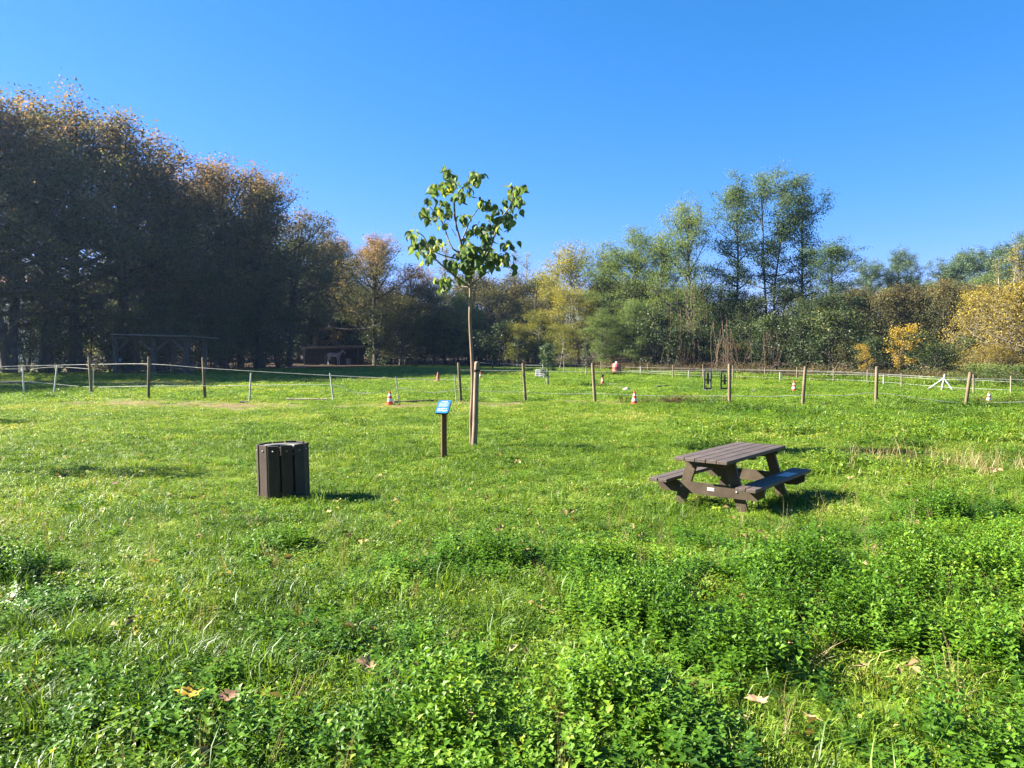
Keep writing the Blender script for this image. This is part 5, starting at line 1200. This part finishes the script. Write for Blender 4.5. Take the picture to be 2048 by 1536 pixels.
hz_ = at_depth(668, 729, YB + 1.1); hx, hy = hz_.x, YB + 1.1
ho = thing('horse', 'grey-white horse standing in the dark shelter facing right', 'horse', (hx, hy, gzf(hx, hy)), 0)
sk = [  # joint, parent, position (x forward), radius x/y
    ((-.55, 0, 1.28), -1, (.30, .27)), ((-.20, 0, 1.22), 0, (.31, .29)), ((.22, 0, 1.22), 1, (.31, .28)), ((.58, 0, 1.27), 2, (.27, .23)), ((.80, 0, 1.42), 3, (.19, .14)), ((1.00, 0, 1.62), 4, (.14, .10)), ((1.14, 0, 1.74), 5, (.13, .09)),
    ((1.28, 0, 1.62), 6, (.115, .085)), ((1.42, 0, 1.42), 7, (.075, .065)), ((1.48, 0, 1.34), 8, (.065, .055)), ((-.78, 0, 1.28), 0, (.20, .20))]
legs = []
for s in (-1, 1):
    dx = .06 * s
    legs += [((.55 + dx, .14 * s, 1.0), 3, (.12, .10)), ((.56 + dx, .15 * s, .72), None, (.085, .07)), ((.57 + dx, .15 * s, .48), None, (.062, .055)), ((.56 + dx, .15 * s, .18), None, (.042, .04)), ((.60 + dx, .15 * s, .05), None, (.065, .06))]
    legs += [((-.62 - dx, .14 * s, 1.05), 0, (.19, .13)), ((-.56 - dx, .16 * s, .80), None, (.12, .09)), ((-.76 - dx, .16 * s, .52), None, (.065, .055)), ((-.70 - dx, .16 * s, .20), None, (.045, .042)), ((-.66 - dx, .16 * s, .05), None, (.065, .06))]
allj = list(sk)
for l_ in legs:
    p = l_[1] if l_[1] is not None else len(allj) - 1; allj.append((l_[0], p, l_[2]))
me = bpy.data.meshes.new('body'); me.from_pydata([j[0] for j in allj], [(j[1], i) for i, j in enumerate(allj) if j[1] >= 0], [])
bo = obj('body', me, ho); md = bo.modifiers.new('skin', 'SKIN'); md.use_smooth_shade = True
for i, j in enumerate(allj): me.skin_vertices[0].data[i].radius = j[2]
me.skin_vertices[0].data[1].use_root = True
bo.modifiers.new('sub', 'SUBSURF').levels = 2; bo.modifiers['sub'].render_levels = 2; me.materials.append(M['horse'])
for s in (-1, 1): MB().add([(1.10, .05 * s, 1.80), (1.16, .09 * s, 1.80), (1.12, .10 * s, 1.78), (1.13, .08 * s, 1.96)], [(0, 1, 3), (1, 2, 3), (2, 0, 3), (0, 2, 1)]).build('ear', M['horse'], ho)
MB().tube([(1.10, 0, 1.84), (.98, 0, 1.74), (.82, 0, 1.58), (.66, 0, 1.50)], [.03, .05, .05, .02], 6).build('mane', M['horse_dark'], ho)
MB().tube([(-.88, 0, 1.40), (-1.0, 0, 1.25), (-1.03, 0, .95), (-1.0, 0, .60)], [.04, .07, .08, .02], 7).build('tail', M['horse_dark'], ho)

# ------------------------------------------------------------------ house glimpsed through the left wood
hx = at_depth(62, 600, 112); o = thing('house', 'tiled house roof and pale wall glimpsed through the left trees', 'house', (hx.x, 112, gzf(hx.x, 112)), math.radians(12))
zt = at_depth(60, 552, 112).z; we = zt - 2.6
MB().box((0, 0, we / 2), (13, 8, we)).build('wall', M['render_wall'], o)
MB().prism([(-4.7, we - .25), (4.7, we - .25), (0, zt)], -7.1, 7.1, 'x').build('roof', M['roof_tile'], o)
for x in (-4, 0, 4):
    w = MB().box((x, -4.0, we * .72), (1.2, .12, 1.3)).build('window', M['white_plastic'], o); MB().box((x, -4.08, we * .72), (1.0, .04, 1.1)).build('pane', M['glass'], w)
MB().box((3, 0, zt + .2), (.7, .7, 1.6)).build('chimney', M['render_wall'], o)

# ------------------------------------------------------------------ fallen leaves
def outline(kind, g):
    if kind == 'maple': R = [1, .62, .84, .58, .95, .62, .8, .5, .58, .25]; pts = R[:] + R[1:-1][::-1]
    else: pts = [1, .55, .62, .40, .60, .38, .5, .25, .3, .12]; pts = pts + pts[1:-1][::-1]
    n = len(pts); out = []
    for i, r in enumerate(pts): a = 2 * math.pi * i / n; sx = .95 if kind == 'maple' else .5; out.append((r * math.cos(a), r * math.sin(a) * sx))
    return out
def fallen(px, py, size, kind, mat, label, seed, lift=.05, group=None):
    b = at(px, py); g = random.Random(seed); m = MB(); P = outline(kind, g); c = g.uniform(.2, .7)
    z = lambda x, y: c * (x * x + y * y) * .5 + .12 * math.sin(3 * x + seed) + .1 * math.sin(4 * y)
    V = [(0, 0, 0)] + [(x * .5, y * .5, z(x * .5, y * .5)) for x, y in P] + [(x, y, z(x, y)) for x, y in P]; n = len(P)
    Fc = [(0, 1 + i, 1 + (i + 1) % n) for i in range(n)] + [(1 + i, 1 + n + i, 1 + n + (i + 1) % n, 1 + (i + 1) % n) for i in range(n)]
    m.add([(a * size, d * size, e * size) for a, d, e in V], Fc, True)
    m.tube([(-.1 * size, 0, 0), (-.9 * size, .1 * size, .1 * size)], .012 * size + .0008, 4)
    o = m.build('fallen_leaf', M[mat], None, (b.x, b.y, b.z + lift), (g.gauss(0, .28), g.gauss(-.1, .28), g.random() * 6.283)); tag(o, label, 'leaf', group)
FL = [(378, 1452, .085, 'maple', 'fallen_yellow', 'large yellow maple leaf upright in the herbs, bottom left'), (455, 1455, .065, 'maple', 'fallen_brown', 'curled brown leaf right of the yellow maple leaf'),
      (730, 1386, .075, 'maple', 'fallen_tan', 'large tan curled leaf on grass near the bottom'), (735, 1402, .05, 'oak', 'fallen_tan', 'smaller tan leaf just below the large tan one'), (943, 1500, .06, 'maple', 'fallen_tan', 'pale tan leaf at the bottom centre edge'),
      (1222, 1432, .05, 'oak', 'fallen_tan', 'tan oak leaf in the herb gap, left of two'), (1290, 1450, .05, 'oak', 'fallen_brown', 'brown leaf in the herb gap, right of two'), (1625, 1502, .065, 'oak', 'fallen_tan', 'upright tan oak leaf at the bottom right'),
      (1855, 1216, .06, 'maple', 'fallen_pale', 'pale green leaf on top of the herbs, far right'), (1578, 1337, .06, 'oak', 'fallen_tan', 'tan leaf in the dark hollow on the right'), (1513, 1466, .07, 'maple', 'fallen_tan', 'crumpled tan leaf in herbs, low right of centre'),
      (868, 1126, .06, 'oak', 'fallen_tan', 'tan leaf standing up left of the dark herb mound'), (692, 1083, .06, 'maple', 'fallen_brown', 'brown curled leaf in the lawn below the bin shadow'), (680, 1098, .045, 'oak', 'fallen_tan', 'tan leaf just below the brown curled one'),
      (1430, 1167, .045, 'oak', 'fallen_tan', 'orange-tan leaf in grass below the table'), (266, 1283, .055, 'maple', 'fallen_brown', 'rust brown leaf in the grass on the left'), (278, 1224, .045, 'oak', 'fallen_brown', 'dark brown leaf above the rust one on the left'),
      (1290, 1010, .05, 'oak', 'fallen_tan', 'tan leaf left of the table foot'), (1466, 1050, .05, 'oak', 'fallen_tan', 'tan leaf in front of the table'), (1985, 950, .09, 'maple', 'fallen_tan', 'tan leaf at the far right of the meadow'),
      (955, 908, .09, 'oak', 'fallen_tan', 'tan leaf below the tree stake'), (230, 978, .07, 'maple', 'fallen_brown', 'brown leaf under the dark shade patch on the left'), (325, 957, .06, 'maple', 'fallen_brown', 'brown leaf right of the dark shade patch'),
      (1820, 1388, .05, 'oak', 'fallen_brown', 'brown leaf in the herbs at right'), (1720, 1390, .045, 'oak', 'fallen_tan', 'tan leaf in the grass gap at right'), (560, 1138, .045, 'oak', 'fallen_tan', 'tan leaf near the dark tuft below the bin'),
      (68, 990, .06, 'oak', 'fallen_pale', 'whitish leaf on the lawn at far left'), (898, 1277, .045, 'oak', 'fallen_tan', 'tan leaf in grass left of the herb patch')]
for i, (px, py, s, k, m_, lab) in enumerate(FL): fallen(px, py, s * .9, k, m_, lab, 40 + i, .15 if py > 1150 else .085)

# ------------------------------------------------------------------ thin sunlit haze in the air
hb_ = MB().box((0, 320, 17.0), (860, 780, 38.0)).mesh('haze'); hm_ = bpy.data.materials.new('haze'); hm_.use_nodes = True
hn = hm_.node_tree.nodes; hn.remove(hn['Principled BSDF']); pv = hn.new('ShaderNodeVolumePrincipled')
pv.inputs['Color'].default_value = (0.45, 0.66, 1.0, 1); pv.inputs['Density'].default_value = 0.00023; pv.inputs['Anisotropy'].default_value = 0.5
hm_.node_tree.links.new(pv.outputs[0], hn['Material Output'].inputs['Volume']); hb_.materials.append(hm_)
tag(obj('haze', hb_), 'thin pale blue haze in the air over the field', None, None, 'stuff')
